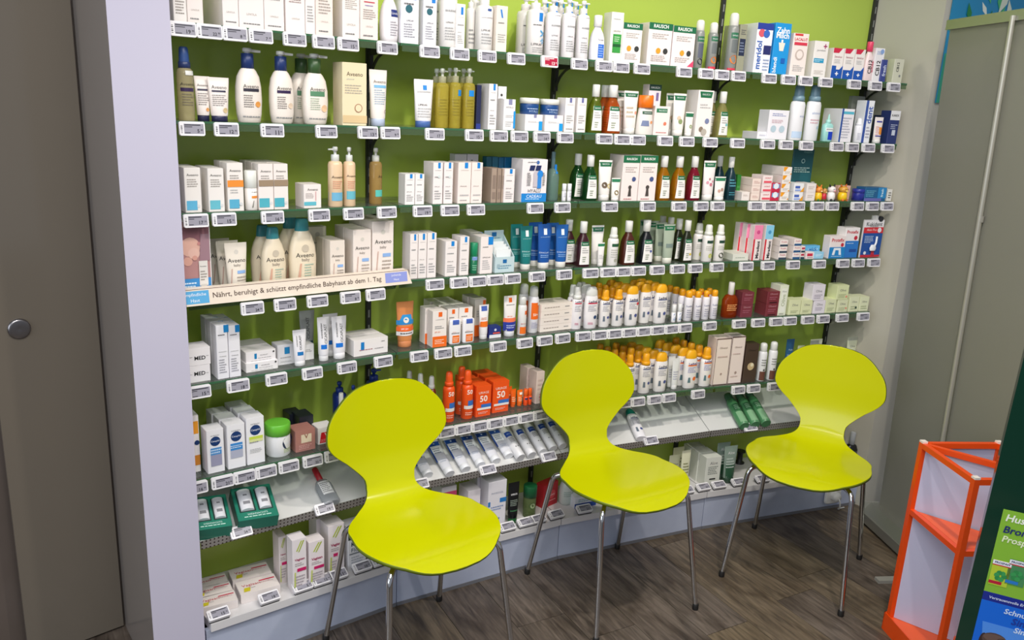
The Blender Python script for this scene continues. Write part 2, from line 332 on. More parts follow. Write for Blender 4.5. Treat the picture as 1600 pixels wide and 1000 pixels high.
# ------------------------------------------------------------------ products
SEC = {
 'B': [(0, 1, 1, 0), (1, 1, 1, 0)],
 'P': [(0, .94, .94, 2), (.012, 1, 1, 2), (.70, 1, 1, 2), (.745, .88, .88, 2), (.765, .5, .5, 2)],
 'A': [(0, .76, .8, 2.3), (.014, .84, .9, 2.3), (.12, .94, 1, 2.3), (.3, 1, 1, 2.3), (.48, .97, .97, 2.3), (.62, .84, .88, 2.2), (.70, .62, .7, 2), (.73, .46, .6, 2)],
 'Q': [(0, .84, .84, 4), (.02, .96, .96, 4), (.05, 1, 1, 4), (.92, 1, 1, 4), (.97, .94, .94, 4), (1, .8, .7, 4)],
 'W': [(0, .98, .98, 2.4), (.012, 1, 1, 2.4), (.4, .88, .9, 2.4), (.66, .76, .8, 2.2), (.69, .7, .74, 2)],
 'O': [(0, .8, .85, 2.2), (.012, .87, .92, 2.2), (.12, .95, 1, 2.2), (.42, 1, 1, 2.2), (.6, .91, .94, 2.2), (.72, .74, .82, 2.1), (.80, .55, .66, 2), (.83, .47, .58, 2)],
 'L': [(0, .84, .88, 2.4), (.014, .9, .94, 2.4), (.3, .99, 1, 2.4), (.6, 1, 1, 2.4), (.74, .94, .94, 2.3), (.8, .84, .84, 2.2)],
 'R': [(0, .97, .97, 4), (.01, 1, 1, 4), (.3, .97, .97, 4), (.5, .88, .9, 3.6), (.6, .74, .8, 3), (.68, .54, .6, 2.4), (.72, .44, .5, 2), (.76, .42, .46, 2)],
 'S': [(0, .95, .95, 2), (.012, 1, 1, 2), (.64, 1, 1, 2), (.695, .9, .9, 2), (.72, .6, .6, 2)],
 'C': [(0, .92, .92, 2), (.012, 1, 1, 2), (.72, 1, 1, 2), (.77, .88, .88, 2), (.79, .74, .74, 2)],
 'U': [(.13, .76, .8, 2), (.16, .8, .84, 2), (.35, .85, .72, 2), (.65, .93, .42, 2.2), (.9, 1, .12, 3), (.93, 1, .06, 4), (1, 1, .06, 4)],
 'J': [(0, .9, .9, 2), (.03, .98, .98, 2), (.6, 1, 1, 2), (.66, .96, .96, 2)],
 'K': [(0, .96, .96, 2), (.01, 1, 1, 2), (.55, 1, 1, 2), (.555, .9, .9, 2)],
 'D': [(0, .95, .95, 4), (.012, 1, 1, 4), (.58, 1, 1, 4), (.64, .8, .8, 3), (.68, .42, .42, 2)],
 'F': [(0, .9, .9, 2.6), (.02, 1, 1, 2.6), (.5, 1, 1, 2.6), (.62, .7, .75, 2.4), (.66, .36, .4, 2)],
}
CAPS = {   # extra parts: (name, profile of (v, rx, ry)); radii relative to W when round
 'P': [('collar', [(.755, .5), (.76, .56), (.86, .56), (.87, .48)]), ('pump_head', [(.87, .2), (.925, .2), (.927, .34), (.985, .36), (1, .26)])],
 'A': [('collar', [(.722, .42), (.725, .47), (.925, .46), (.93, .40)]), ('pump_head', [(.93, .2), (.945, .2), (.947, .34), (.99, .34), (1, .28)])],
 'Q': [], 'W': [('tall_cap', [(.685, .78), (.69, .82), (.985, .78), (1, .72)])],
 'O': [('flip_cap', [(.82, .49, .6), (.83, .51, .62), (.975, .44, .55), (1, .38, .48)])],
 'L': [('flip_cap', [(.79, .88, .88), (.8, .9, .9), (.9, .84, .8), (.97, .68, .68), (1, .5, .55)])],
 'R': [('screw_cap', [(.748, .48), (.752, .52), (.985, .52), (1, .48)])],
 'S': [('collar', [(.712, .62), (.717, .74), (.795, .72), (.80, .66)]), ('spray_cap', [(.795, .62), (.9, .59), (.97, .55), (1, .42)])],
 'C': [('cap', [(.775, .76), (.78, .8), (.93, .78), (.98, .68), (1, .42)])],
 'U': [('screw_cap', [(0, .7), (.004, .74), (.12, .74), (.132, .7)])],
 'J': [('lid', [(.655, 1.0), (.66, 1.04), (.97, 1.04), (1, .98)])],
 'K': [('cap', [(.555, .96), (.56, 1), (.985, 1), (1, .9)])],
 'D': [('dropper_cap', [(.67, .42), (.68, .46), (.78, .46), (.80, .22), (.98, .12), (1, .06)])],
 'F': [('screw_cap', [(.64, .3), (.65, .36), (.97, .36), (1, .32)])],
}
def sec_at(kind, v):
    S = SEC[kind]
    if v <= S[0][0]: return S[0][1:]
    for a, b in zip(S, S[1:]):
        if v <= b[0]:
            k = (v - a[0]) / max(b[0] - a[0], 1e-6); return tuple(a[q] + (b[q] - a[q]) * k for q in (1, 2, 3))
    return S[-1][1:]
def surf(kind, u, v, D):
    if kind == 'B': return D / 2
    rx, ry, n = sec_at(kind, v); q = min(abs(2 * u / rx), 1)
    return D / 2 * ry * (1 - q ** n) ** (1 / n)
def ring(rx, ry, n, z, k=20):
    out = []
    for i in range(k):
        a = 6.28318 * i / k; c, s = math.cos(a), math.sin(a)
        out.append((rx * math.copysign(abs(c) ** (2 / n), c), ry * math.copysign(abs(s) ** (2 / n), s), z))
    return out
BIG = []
def print_mesh(kind, W, H, D, spec, big=False):
    b = MB(); b0 = b; eps = .0005; lay = 0; BIG.clear()
    def pt(u, v, e): return (u * W, -surf(kind, u, v, D) - e, v * H)
    def quad(u0, u1, v0, u2, u3, v1, mt, e):
        nu, nv = (1, 1) if kind == 'B' else (8, 5)
        g = []
        for j in range(nv + 1):
            t = j / nv; a, c = u0 + (u2 - u0) * t, u1 + (u3 - u1) * t
            g.append([pt(a + (c - a) * i / nu, v0 + (v1 - v0) * t, e) for i in range(nu + 1)])
        n = nu + 1
        b.add([p for r in g for p in r], [[j * n + i, j * n + i + 1, (j + 1) * n + i + 1, (j + 1) * n + i] for j in range(nv) for i in range(nu)], mt)
    for el in spec.split(';'):
        a = el.split()
        if not a: continue
        e = eps + lay * .00025; lay += 1; c = a[0]; b = b0
        if big and ((c == 'R' and (float(a[3]) - float(a[1])) * (float(a[4]) - float(a[2])) > .035) or (c == 'Z' and (float(a[6]) - float(a[3])) * (float(a[2]) - float(a[1])) > .05) or (c == 'D' and float(a[3]) > .13)):
            b = MB(); BIG.append(('printed_emblem' if c == 'D' else 'printed_band', b))
        if c == 'R': quad(float(a[1]), float(a[3]), float(a[2]), float(a[1]), float(a[3]), float(a[4]), M(a[5], .4), e)
        elif c == 'Z': f = [float(x) for x in a[1:7]]; quad(f[0], f[1], f[2], f[3], f[4], f[5], M(a[7], .4), e)
        elif c in 'TB':
            vs, fs, asp = text_geo(a[1].replace('_', ' '), c == 'B'); v0, wd = float(a[2]), float(a[3]); u0 = float(a[5]) if len(a) > 5 else 0
            b.add([pt(u0 + x * wd, v0 + y * wd * W / H, e) for x, y in vs], fs, M(a[4], .5))
        elif c == 'V':
            vs, fs, asp = text_geo(a[1].replace('_', ' '), True); u0, v0, ln = float(a[2]), float(a[3]), float(a[4])
            b.add([pt(u0 - y * ln * H / W, v0 + x * ln, e) for x, y in vs], fs, M(a[5], .5))
        elif c == 'L':
            v0, v1, n = float(a[1]), float(a[2]), int(a[3]); u0, u1 = (float(a[5]), float(a[6])) if len(a) > 6 else (-.34, .34)
            R = random.Random(int(v0 * 997) + n)
            for i in range(n):
                v = v1 + (v0 - v1) * (i + .5) / n; h = (v1 - v0) / n * .22; x = u0
                end = u1 - R.random() * .4 * (u1 - u0)
                while x < end:
                    l = (.06 + R.random() * .14) * (u1 - u0); quad(x, min(x + l, u1), v - h, x, min(x + l, u1), v + h, M(a[4], .5), e); x += l + .03 * (u1 - u0)
        elif c == 'D':
            u0, v0, r = float(a[1]), float(a[2]), float(a[3])
            b.add([pt(u0 + r * math.cos(.3927 * k), v0 + r * math.sin(.3927 * k) * W / H, e) for k in range(16)], [list(range(16))], M(a[4], .4))
    return b0
def make_parts(kind, W, H, D, cols, spec, parent, spout=0):
    """the parts of one product, local frame: base centre, front towards -y"""
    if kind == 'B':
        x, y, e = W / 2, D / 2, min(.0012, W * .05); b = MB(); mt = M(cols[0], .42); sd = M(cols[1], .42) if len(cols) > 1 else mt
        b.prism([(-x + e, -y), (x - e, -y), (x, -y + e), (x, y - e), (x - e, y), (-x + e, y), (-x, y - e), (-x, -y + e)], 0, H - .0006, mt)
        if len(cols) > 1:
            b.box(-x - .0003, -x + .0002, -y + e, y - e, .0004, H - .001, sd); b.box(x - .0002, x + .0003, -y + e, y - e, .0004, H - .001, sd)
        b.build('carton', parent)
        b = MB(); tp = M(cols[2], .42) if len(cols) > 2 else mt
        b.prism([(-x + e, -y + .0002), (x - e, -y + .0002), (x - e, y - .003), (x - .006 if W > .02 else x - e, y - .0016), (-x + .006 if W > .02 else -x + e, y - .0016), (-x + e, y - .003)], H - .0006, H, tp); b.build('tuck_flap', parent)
    else:
        S = SEC[kind]; b = MB(); bc = cols[0]
        b.rings([ring(rx * W / 2, ry * D / 2, n, v * H) for v, rx, ry, n in S], M(bc, .3)); b.build({'U': 'tube_body', 'J': 'jar_body', 'C': 'can_body'}.get(kind, 'bottle_body'), parent)
        for q, (nm, pr) in enumerate(CAPS[kind]):
            mt = M(cols[min(q + 1, len(cols) - 1)], .35); b = MB()
            b.rings([ring(p[1] * W / 2, (p[2] * D / 2 if len(p) > 2 else p[1] * W / 2 * (1 if kind != 'U' else .9)), 2, p[0] * H, 16) for p in pr], mt)
            hd = b.build(nm, parent)
            if nm == 'pump_head':
                b = MB()
                z = (.958 if kind == 'P' else .968) * H; r = W * .09; sx = W * .5 * (spout or 1)
                b.hexa([(0, -r, z - r * .6), (sx, -r * .7, z - r * .6), (sx, r * .7, z - r * .6), (0, r, z - r * .6), (0, -r, z + r * .6), (sx, -r * .7, z + r * .3), (sx, r * .7, z + r * .3), (0, r, z + r * .6)] if sx > 0 else
                       [(sx, -r * .7, z - r * .6), (0, -r, z - r * .6), (0, r, z - r * .6), (sx, r * .7, z - r * .6), (sx, -r * .7, z + r * .3), (0, -r, z + r * .6), (0, r, z + r * .6), (sx, r * .7, z + r * .3)], mt)
                b.build('nozzle', hd)
    if spec.strip():
        pm = print_mesh(kind, W, H, D, spec, True)
        for nm_, bb in BIG: bb.build(nm_, parent)
        if pm.v: pm.build('printed_front', parent)['kind'] = 'stuff'
NAME = {'B': ('carton', 'carton'), 'P': ('pump_bottle', 'bottle'), 'A': ('pump_bottle', 'bottle'), 'Q': ('flat_bottle', 'bottle'), 'W': ('styling_bottle', 'bottle'), 'O': ('lotion_bottle', 'bottle'), 'L': ('lotion_bottle', 'bottle'), 'R': ('shampoo_bottle', 'bottle'), 'S': ('spray_bottle', 'bottle'),
        'C': ('spray_can', 'spray can'), 'U': ('cream_tube', 'tube'), 'J': ('cream_jar', 'jar'), 'K': ('balm_stick', 'stick'), 'D': ('dropper_bottle', 'bottle'), 'F': ('flask_bottle', 'bottle')}
ORD = ['second', 'third', 'fourth', 'fifth', 'sixth', 'seventh']
PLACED = []     # (shelf, u, short description) for the tags
def copy_tree(o, parent=None):
    c = o.copy(); C.objects.link(c)
    if parent: c.parent = parent
    for ch in o.children: copy_tree(ch, c)
    return c
def product(k, kind, x0, x1, yt, desc, opt, cols, spec):
    o_ = dict(p.split('=') for p in opt.split()) if opt.strip() else {}
    tf = {8: -.05}.get(k, 0); zs = ZB if k == 8 else Z[k]
    t = tf + float(o_.get('t', .014 if k < 6 else .02)); D = float(o_['d']) if 'd' in o_ else None
    vm = float(o_['yb']) * .5 + yt * .5 if 'yb' in o_ else yt + 25; um = (x0 + x1) / 2
    if kind == 'B':
        D = D or .05
        i, sa, _ = facet(x0, vm, t); sb, _ = on_plane(x1, vm, i, t); W = sb - sa; s = (sa + sb) / 2; tc = t + D / 2
    else:
        Dt = D or .04
        for _ in range(3):
            tc = t + Dt / 2; i, s, zz = facet(um, vm, tc); q = P(i, s, tc); zc = (Vector((q.x, q.y, zz)) - CAM).dot(FWD)
            W = (x1 - x0) * zc / F_PX; Dt = D or W
        D = Dt
    tz = t if kind == 'B' else tc
    ztop = on_plane(um, yt, i, tz)[1]
    zb = zs
    if 'yb' in o_: zb = on_plane(um, float(o_['yb']), i, tz)[1]
    if 'z' in o_: zb = zs + float(o_['z'])
    H = ztop - zb
    if 'h' in o_: H = float(o_['h'])
    q = P(i, s, tc); nm, cat = NAME[kind]
    label = f"{desc}, {SHELF[k]}" if k != 8 else f"{desc}, bottom deck"
    n = int(o_.get('n', 1)); grp = o_.get('g', '').replace('_', ' ') or (f"row: {desc}" if n > 1 else None)
    r = thing(nm, label, cat, (q.x, q.y, zb), ANG[i] + math.radians(float(o_.get('y', 0))), grp)
    make_parts(kind, W, H, D, cols, spec, r, float(o_.get('sp', 1)))
    PLACED.append((k, um, desc))
    pitch = D + float(o_.get('gap', .003)); dx = float(o_.get('dx', 0))
    for j in range(1, n):
        if k < 8 and tc + pitch * j + D / 2 > DEP + .004: break
        c = copy_tree(r); p = P(i, s + dx * j, tc + pitch * j); c.location = (p.x, p.y, zb)
        c['label'] = f"{desc}, {ORD[j - 1]} in its row, {SHELF[k]}"; LABELS.setdefault(c['label'].lower(), []).append(c.name)
    m_ = int(o_.get('stack', 1))   # same thing stacked upwards
    for j in range(1, m_):
        c = copy_tree(r); c.location = (q.x, q.y, zb + j * (H + .0006))
        c['label'] = f"{desc}, {ORD[j - 1]} up in its stack, {SHELF[k]}"; LABELS.setdefault(c['label'].lower(), []).append(c.name)
        c['group'] = r['group'] = f"stack: {desc}"
    return r
def rows(k, text):
    for ln in text.strip().split('\n'):
        if not ln.strip() or ln.startswith('#'): continue
        a = [x.strip() for x in ln.split('|')]
        h = a[0].split(); a += [''] * (5 - len(a))
        spec = a[4]
        for key in sorted(STY, key=len, reverse=True): spec = spec.replace('@' + key, STY[key])
        product(k, h[0], float(h[1]), float(h[2]), float(h[3]), a[1], a[2], a[3].split(), spec)
# lying on a plane: bottom and top end given as pixels on the plane
def plane_hit(u, v, i, mode):
    r = ray(u, v)
    if mode == 'slope':
        p0 = P(i, 0, SL0); p0 = Vector((p0.x, p0.y, SLZ0)); Nv = Vector((N[i].x, N[i].y, 0)); U = (Nv * math.cos(SANG) + Vector((0, 0, math.sin(SANG)))); n = Vector((T[i].x, T[i].y, 0)).cross(U).normalized()
    else:
        p0 = Vector((0, 0, mode)); n = Vector((0, 0, 1))
    return CAM + r * ((p0 - CAM).dot(n) / r.dot(n)), n
def lying(kind, i, mode, pb, pt_, W, D, desc, cols, spec, H=None, lift=0, shelf='sloped shelf', name=None, n_up=1):
    a, n = plane_hit(*pb, i, mode); b, _ = plane_hit(*pt_, i, mode)
    zx = (b - a).normalized(); H = H or (b - a).length; yv = -n; xv = yv.cross(zx).normalized()
    nm, cat = NAME[kind]
    def put(j):
        r = thing(name or nm, f"{desc}, {shelf}", cat)
        mt = Matrix.Identity(4); o = a + n * (D / 2 + .0006 + lift + j * (D + .0008))
        for q in range(3): mt[q][0] = xv[q]; mt[q][1] = yv[q]; mt[q][2] = zx[q]; mt[q][3] = o[q]
        r.matrix_world = mt; return r
    r = put(0); make_parts(kind, W, H, D, cols, spec, r)
    PLACED.append((7 if mode == 'slope' else 8, (pb[0] + pt_[0]) / 2, desc))
    return r
STY = {
 'ave': 'T Aveeno .84 .7 3a3530;L .56 .76 4 a39d96',
 'avb': 'T Aveeno .66 .66 3a3530;L .2 .46 6 9a938b -.3 .2',
 'bby': 'D 0 .82 .1 d8d2c8;T Aveeno .66 .78 3a3530;T baby .56 .3 8a8078;R -.02 .4 .36 .46 8fb4e6;L .12 .36 4 b0a49a -.05 .38;Z -.34 -.3 .1 -.26 -.22 .5 c9a79a',
 'lrp': 'R -.02 .86 .24 .998 1a86d6;T LA_ROCHE-POSAY .81 .62 555;L .62 .68 1 9a9a9a;L .1 .34 4 aaa;T EFFACLAR .42 .5 444 -.08',
 'lrq': 'R -.1 .86 .14 .998 6f74a8;T LA_ROCHE-POSAY .8 .7 666;L .25 .5 4 aaa;L .06 .12 1 999',
 'lip': 'R 0 .76 .26 .93 1a7fd4;T LA_ROCHE-POSAY .7 .6 555;T LIPIKAR .36 .4 444 -.1;L .1 .3 5 a9a9a9;L .5 .56 1 aaa',
 'rau': 'Z -.5 .5 .84 -.5 .5 1 1f6b46;B RAUSCH .925 .62 f4f4f0;L .62 .76 3 b8b0aa',
 'rlb': 'Z -.4 .4 .05 -.3 .3 .55 f1eeea;Z -.31 .31 .47 -.28 .28 .56 1f6b46;B RAUSCH .515 .4 f0f0ea;L .3 .44 3 aaa -.24 .24;L .1 .24 3 8d9a80 -.2 .1',
 'lad': 'B Ladival .66 .62 2a3350;R -.36 .605 .36 .625 3d4f86;L .42 .58 4 a4a4ae;D .2 .26 .12 4a5590;Z -.3 -.1 .16 -.28 -.14 .3 6a7683',
 'lar': 'B Ladival .66 .62 2a3350;R -.36 .605 .36 .63 d22a4a;L .42 .58 4 a4a4ae;D .22 .28 .13 24406e;L .1 .16 2 d0708a -.3 .1',
 'lao': 'B Ladival .66 .62 3a2a80;R -.36 .6 .36 .63 f07a30;L .42 .58 4 8f90c0;D .2 .26 .14 f2762e;Z -.3 -.1 .16 -.28 -.14 .3 5a7a83',
 'uri': 'T URIAGE .78 .66 f6e6dc;B 50 .58 .5 fbeee6;R -.16 .26 .5 .4 2f6fc4;R -.42 .22 .5 .29 ece6e4;L .08 .16 2 f7c9b8',
 'cet': 'T INTENSIV .86 .5 777;D 0 .73 .3 16386e;T Cetaphil .73 .5 f0f4ff',
 'vag': 'Z -.25 -.15 .78 .1 .2 .96 b8c84a;Z -.1 -.02 .76 .25 .35 .96 a8bc3a;B Vagisan .62 .7 a8245a;L .5 .57 2 b0a8a8;R -.2 .4 .45 .46 d0246a;Z -.45 -.3 .05 -.38 -.3 .4 c8d46a;L .12 .34 4 b4aab0',
 'sun': 'R -.1 .84 .16 .97 f06a1e;T LA_ROCHE-POSAY .76 .6 666;L .5 .6 2 999;T SPF_50+ .42 .4 e06020 -.15;R -.5 .0 .5 .3 ef6c1c;L .08 .22 3 fbd9c0',
 'med': 'L .2 .3 1 aaa;L .7 .8 2 c4b4b4;L .45 .5 1 bbb',
}
# --- top shelf
rows(1, '''
B 268 289 -62 | white carton half behind the left post | d=.07 | f0ebe6 | L .12 .5 8 9c948c;T LINOLA .2 .5 b5b0a8
B 290 315 -60 | white carton with grey leaf ring | d=.07 | f0e6e0 | L .5 .62 4 a8a098;T LINOLA .22 .5 b5b0a8;L .05 .1 1 888
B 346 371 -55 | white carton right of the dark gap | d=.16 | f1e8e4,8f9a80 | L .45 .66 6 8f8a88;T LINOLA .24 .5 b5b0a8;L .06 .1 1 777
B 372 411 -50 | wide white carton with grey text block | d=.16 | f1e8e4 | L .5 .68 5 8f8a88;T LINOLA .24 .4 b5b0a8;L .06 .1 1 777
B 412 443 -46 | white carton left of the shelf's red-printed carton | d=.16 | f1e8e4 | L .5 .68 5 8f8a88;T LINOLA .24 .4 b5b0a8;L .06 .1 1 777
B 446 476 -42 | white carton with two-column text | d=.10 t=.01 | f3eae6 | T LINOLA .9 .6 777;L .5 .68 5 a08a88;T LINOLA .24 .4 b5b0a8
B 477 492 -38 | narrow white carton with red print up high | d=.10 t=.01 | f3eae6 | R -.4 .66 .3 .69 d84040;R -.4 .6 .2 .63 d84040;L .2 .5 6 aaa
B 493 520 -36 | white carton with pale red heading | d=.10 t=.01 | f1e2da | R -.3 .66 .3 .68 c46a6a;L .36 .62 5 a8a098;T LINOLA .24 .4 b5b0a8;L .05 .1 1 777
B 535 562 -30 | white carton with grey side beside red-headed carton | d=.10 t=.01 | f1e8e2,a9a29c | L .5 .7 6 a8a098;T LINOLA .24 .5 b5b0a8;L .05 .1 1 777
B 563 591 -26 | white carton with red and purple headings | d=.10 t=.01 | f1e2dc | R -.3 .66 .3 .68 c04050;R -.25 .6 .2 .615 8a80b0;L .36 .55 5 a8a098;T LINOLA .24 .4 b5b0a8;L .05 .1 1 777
O 592 623 -14 | white shouldered lotion bottle with dark blue square | d=.04 | efeaee ece8ec | R -.05 .5 .42 .64 1c2f78;T Linola .57 .4 f4f4fa .18;L .12 .42 6 a8a4ac -.1 .4
B 627 655 -28 | white carton with large round teal badge | d=.05 | f0eef4,d5d5dd | R .1 .72 .34 .86 1a7fd4;D -.06 .57 .2 2b6470;L .62 .68 1 666;T LIPIKAR .38 .4 555;L .1 .34 6 a4a4ac
B 662 683 -22 | white carton with smaller round teal badge | d=.05 | f0eef4,d5d5dd | R .1 .72 .38 .86 1a7fd4;D -.04 .57 .22 2b6470;L .62 .68 1 666;T LIPIKAR .38 .5 555;L .1 .34 6 a4a4ac
P 686 715 -34 | white pump bottle behind blue-square slim carton | n=2 | ece8e6 ece8e6 f2f0f0 | @lip
B 713 727 6 | slim white carton with blue square, leftmost slim one | d=.03 t=.008 | f0ece8 | @lip
P 728 743 -8 | white pump bottle, middle one of three grey-capped | n=1 t=.05 | e8e4e0 ece8e6 f2f0f0 | L .1 .4 4 999
P 743 771 -14 | white pump bottle with small navy stripe | n=2 | ece8e6 ece8e6 f2f0f0 | R -.05 .66 .2 .7 3a5a9a;T LA_ROCHE-POSAY .55 .7 555;T LIPIKAR .34 .5 444 -.1;L .1 .3 4 aaa
B 776 793 9 | slim cream carton with slanted blue stripe | d=.04 n=2 | ebe2d6,c8c0b0 | Z -.05 .1 .74 -.2 -.05 .92 2a80d0;L .6 .66 1 888;L .2 .4 4 aaa
P 823 851 -8 | white pump bottle with light blue cross letters | n=2 | ece6e4 ece6e4 f4f2f2 | R -.05 .56 .22 .7 1a7fd4;L .48 .52 1 666;B + .24 .3 4ab0e8 .25;V M .26 .36 .12 4ab0e8;T LIPIKAR .18 .6 444 -.1;L .04 .14 3 aaa
P 852 877 -3 | white pump bottle, second of the four in a row | n=2 | ece8ea ece6e4 f4f2f2 | @lip
P 878 900 -2 | white pump bottle, third of the four in a row | n=2 | ece8ea ece6e4 f4f2f2 | @lip
P 901 922 1 | white pump bottle, rightmost of the four | n=2 | ece8ea ece6e4 f4f2f2 | @lip
R 921 946 24 | white bottle with bright blue label | d=.035 | ecebf2 f4f2f2 | T Tercian .46 .4 444 .1;R -.06 .06 .36 .36 2a6ad0;L .08 .34 5 9ab8f0 -.02 .3
B 955 974 19 | tall cream carton with green label block | d=.05 | f0ece2,8e9878,7a9a5a | L .84 .88 1 aaa;R -.3 .18 .38 .56 3a9a44;R -.3 .3 .38 .36 1c5a2c;T AROMA .62 .6 777;L .4 .52 3 c8e8c0 -.2 .3
B 973 1003 36 | white carton with green wave top, left of three | d=.05 t=.008 | f2e9e6 | @rau;D -.15 .36 .12 e0a030;D .25 .36 .12 3a3c3a;L .08 .24 4 b8aeaa
B 1013 1050 36 | white carton with green wave top, middle of three | d=.09 | f2e6e4,a8a09a | @rau;D -.05 .34 .1 e0a030;D .25 .34 .1 3a3c3a;L .08 .24 4 b8aeaa
B 1051 1086 41 | white carton with green wave top and pink corner | d=.09 | f2e6e4 | @rau;D -.05 .34 .1 e0a030;D .25 .34 .1 3a3c3a;L .1 .24 3 b8aeaa;Z .2 .5 0 .5 .5 .18 e04a70
C 1085 1101 31 | silver spray can with dark berry print | t=.02 | 8c8e8a e8e6e0 | R -.5 .55 .5 .66 2f7050;T RAUSCH .605 .6 eee;R -.3 .22 .3 .52 5a6070;D 0 .14 .3 2a2c30
C 1106 1122 35 | silver spray can with orange berries, left one | t=.02 | 8c8e8a e8e6e0 | R -.5 .6 .5 .7 2f7050;T RAUSCH .65 .6 eee;R -.3 .34 .3 .56 6a7070;D 0 .2 .32 e07a20;R -.5 .0 .3 .06 d03a50
C 1137 1155 20 | taller silver spray can with orange berries | t=.02 | 8c8e8a e8e6e0 | R -.5 .56 .5 .66 2f7050;T RAUSCH .61 .6 eee;R -.3 .32 .3 .54 6a7070;D 0 .2 .36 e07a20;R -.5 .0 .3 .05 d03a50
B 1155 1166 38 | narrow olive-grey carton with navy panel, left one | d=.09 t=.03 | 9a9a84 | R -.4 .34 .4 .7 27304a;L .4 .64 4 7a86a0;L .78 .9 3 666
B 1182 1207 36 | white carton with vertical blue lettering | d=.11 | f0f0f6,8f9078 | R -.5 .87 .5 1 2a3f9a;D -.2 .8 .2 d85a6a;D .1 .79 .2 3a6ac0;V meridol -.28 .36 .56 3a66b4;R 0 .38 .46 .56 2a2f6a;L .04 .3 4 9aa8c8 .05 .45
B 1210 1235 36 | bright sky-blue carton with a white tooth motif | d=.05 | 1e96dc,1a7ab4 | B Zahn .86 .8 fff;B Milch .76 .8 fff;Z -.12 .12 .46 -.2 .2 .62 f4e8d8;R -.06 .62 .06 .68 f4f4f4;V blendi -.32 .18 .3 e8f6ff;R .05 .22 .3 .32 1d62b8
B 1238 1262 52 | white carton with bold red headline | d=.05 | f2e6e0,5e5c5e | R -.42 .94 .1 .99 d83a3a;B LACALUT .86 .84 d42a3c;R -.42 .72 .42 .79 d83a50;D 0 .5 .28 c8b8b0;D 0 .5 .2 efe4de;L .1 .26 4 bbb
B 1271 1293 64 | white carton with turquoise label and red cross | d=.07 | f1ece8,8f8a80 | B + .86 .26 a02a60 .25;T parodont .74 .6 888;R -.45 .4 .25 .52 2a9cc8;L .42 .5 2 d0f0fa -.4 .15;L .08 .2 3 d0c8c0
B 1300 1317 75 | white and blue carton with red corner, left of three | d=.05 | f2ece8,8b8684 | Z -.5 0 .84 -.5 .3 1 d02a4a;T Sensicur .72 .7 a03050;L .5 .64 3 bbb;Z -.5 .5 0 -.5 .5 .3 1d56b0;Z -.5 -.1 .3 -.5 -.1 .42 1d56b0;Z .2 .5 .3 .5 .5 .44 1d56b0;B + .16 .3 fff
B 1318 1334 76 | white and blue carton with red corner, middle of three | d=.05 | f2ece8,8b8684 | Z -.5 0 .84 -.5 .3 1 d02a4a;T Sensicur .72 .7 a03050;L .5 .64 3 bbb;Z -.5 .5 0 -.5 .5 .3 1d56b0;Z .2 .5 .3 .5 .5 .44 1d56b0;B + .16 .3 fff
B 1335 1350 77 | white and blue carton with red corner, right of three | d=.05 | f2ece8,8b8684 | Z -.5 0 .84 -.5 .3 1 d02a4a;T Sensicur .72 .7 a03050;L .5 .64 3 bbb;Z -.5 .5 0 -.5 .5 .3 1d56b0;Z .2 .5 .3 .5 .5 .44 1d56b0;B + .16 .3 fff
R 1348 1366 65 | white mouthwash bottle with pink cap | d=.03 | f0dcdc e8466a | V CB12 -.02 .36 .36 333;V white .25 .36 .3 d04060
B 1366 1380 75 | white carton with black vertical letters | d=.03 | eeecee,d8d8d8 | V CB12 -.05 .4 .46 333;L .8 .92 3 9ab0d8;D .2 .9 .2 8aa8d8
B 1376 1384 93 | thin navy blue carton | d=.03 t=.008 | 39458a | V fresh 0 .5 .5 c8d0e8
B 1395 1410 92 | pale grey carton leaning to the right | d=.03 t=.02 | d2d2bc,b9b9a0 | V CB12 -.1 .66 .4 4a4a44;D .2 .3 .1 888
''')
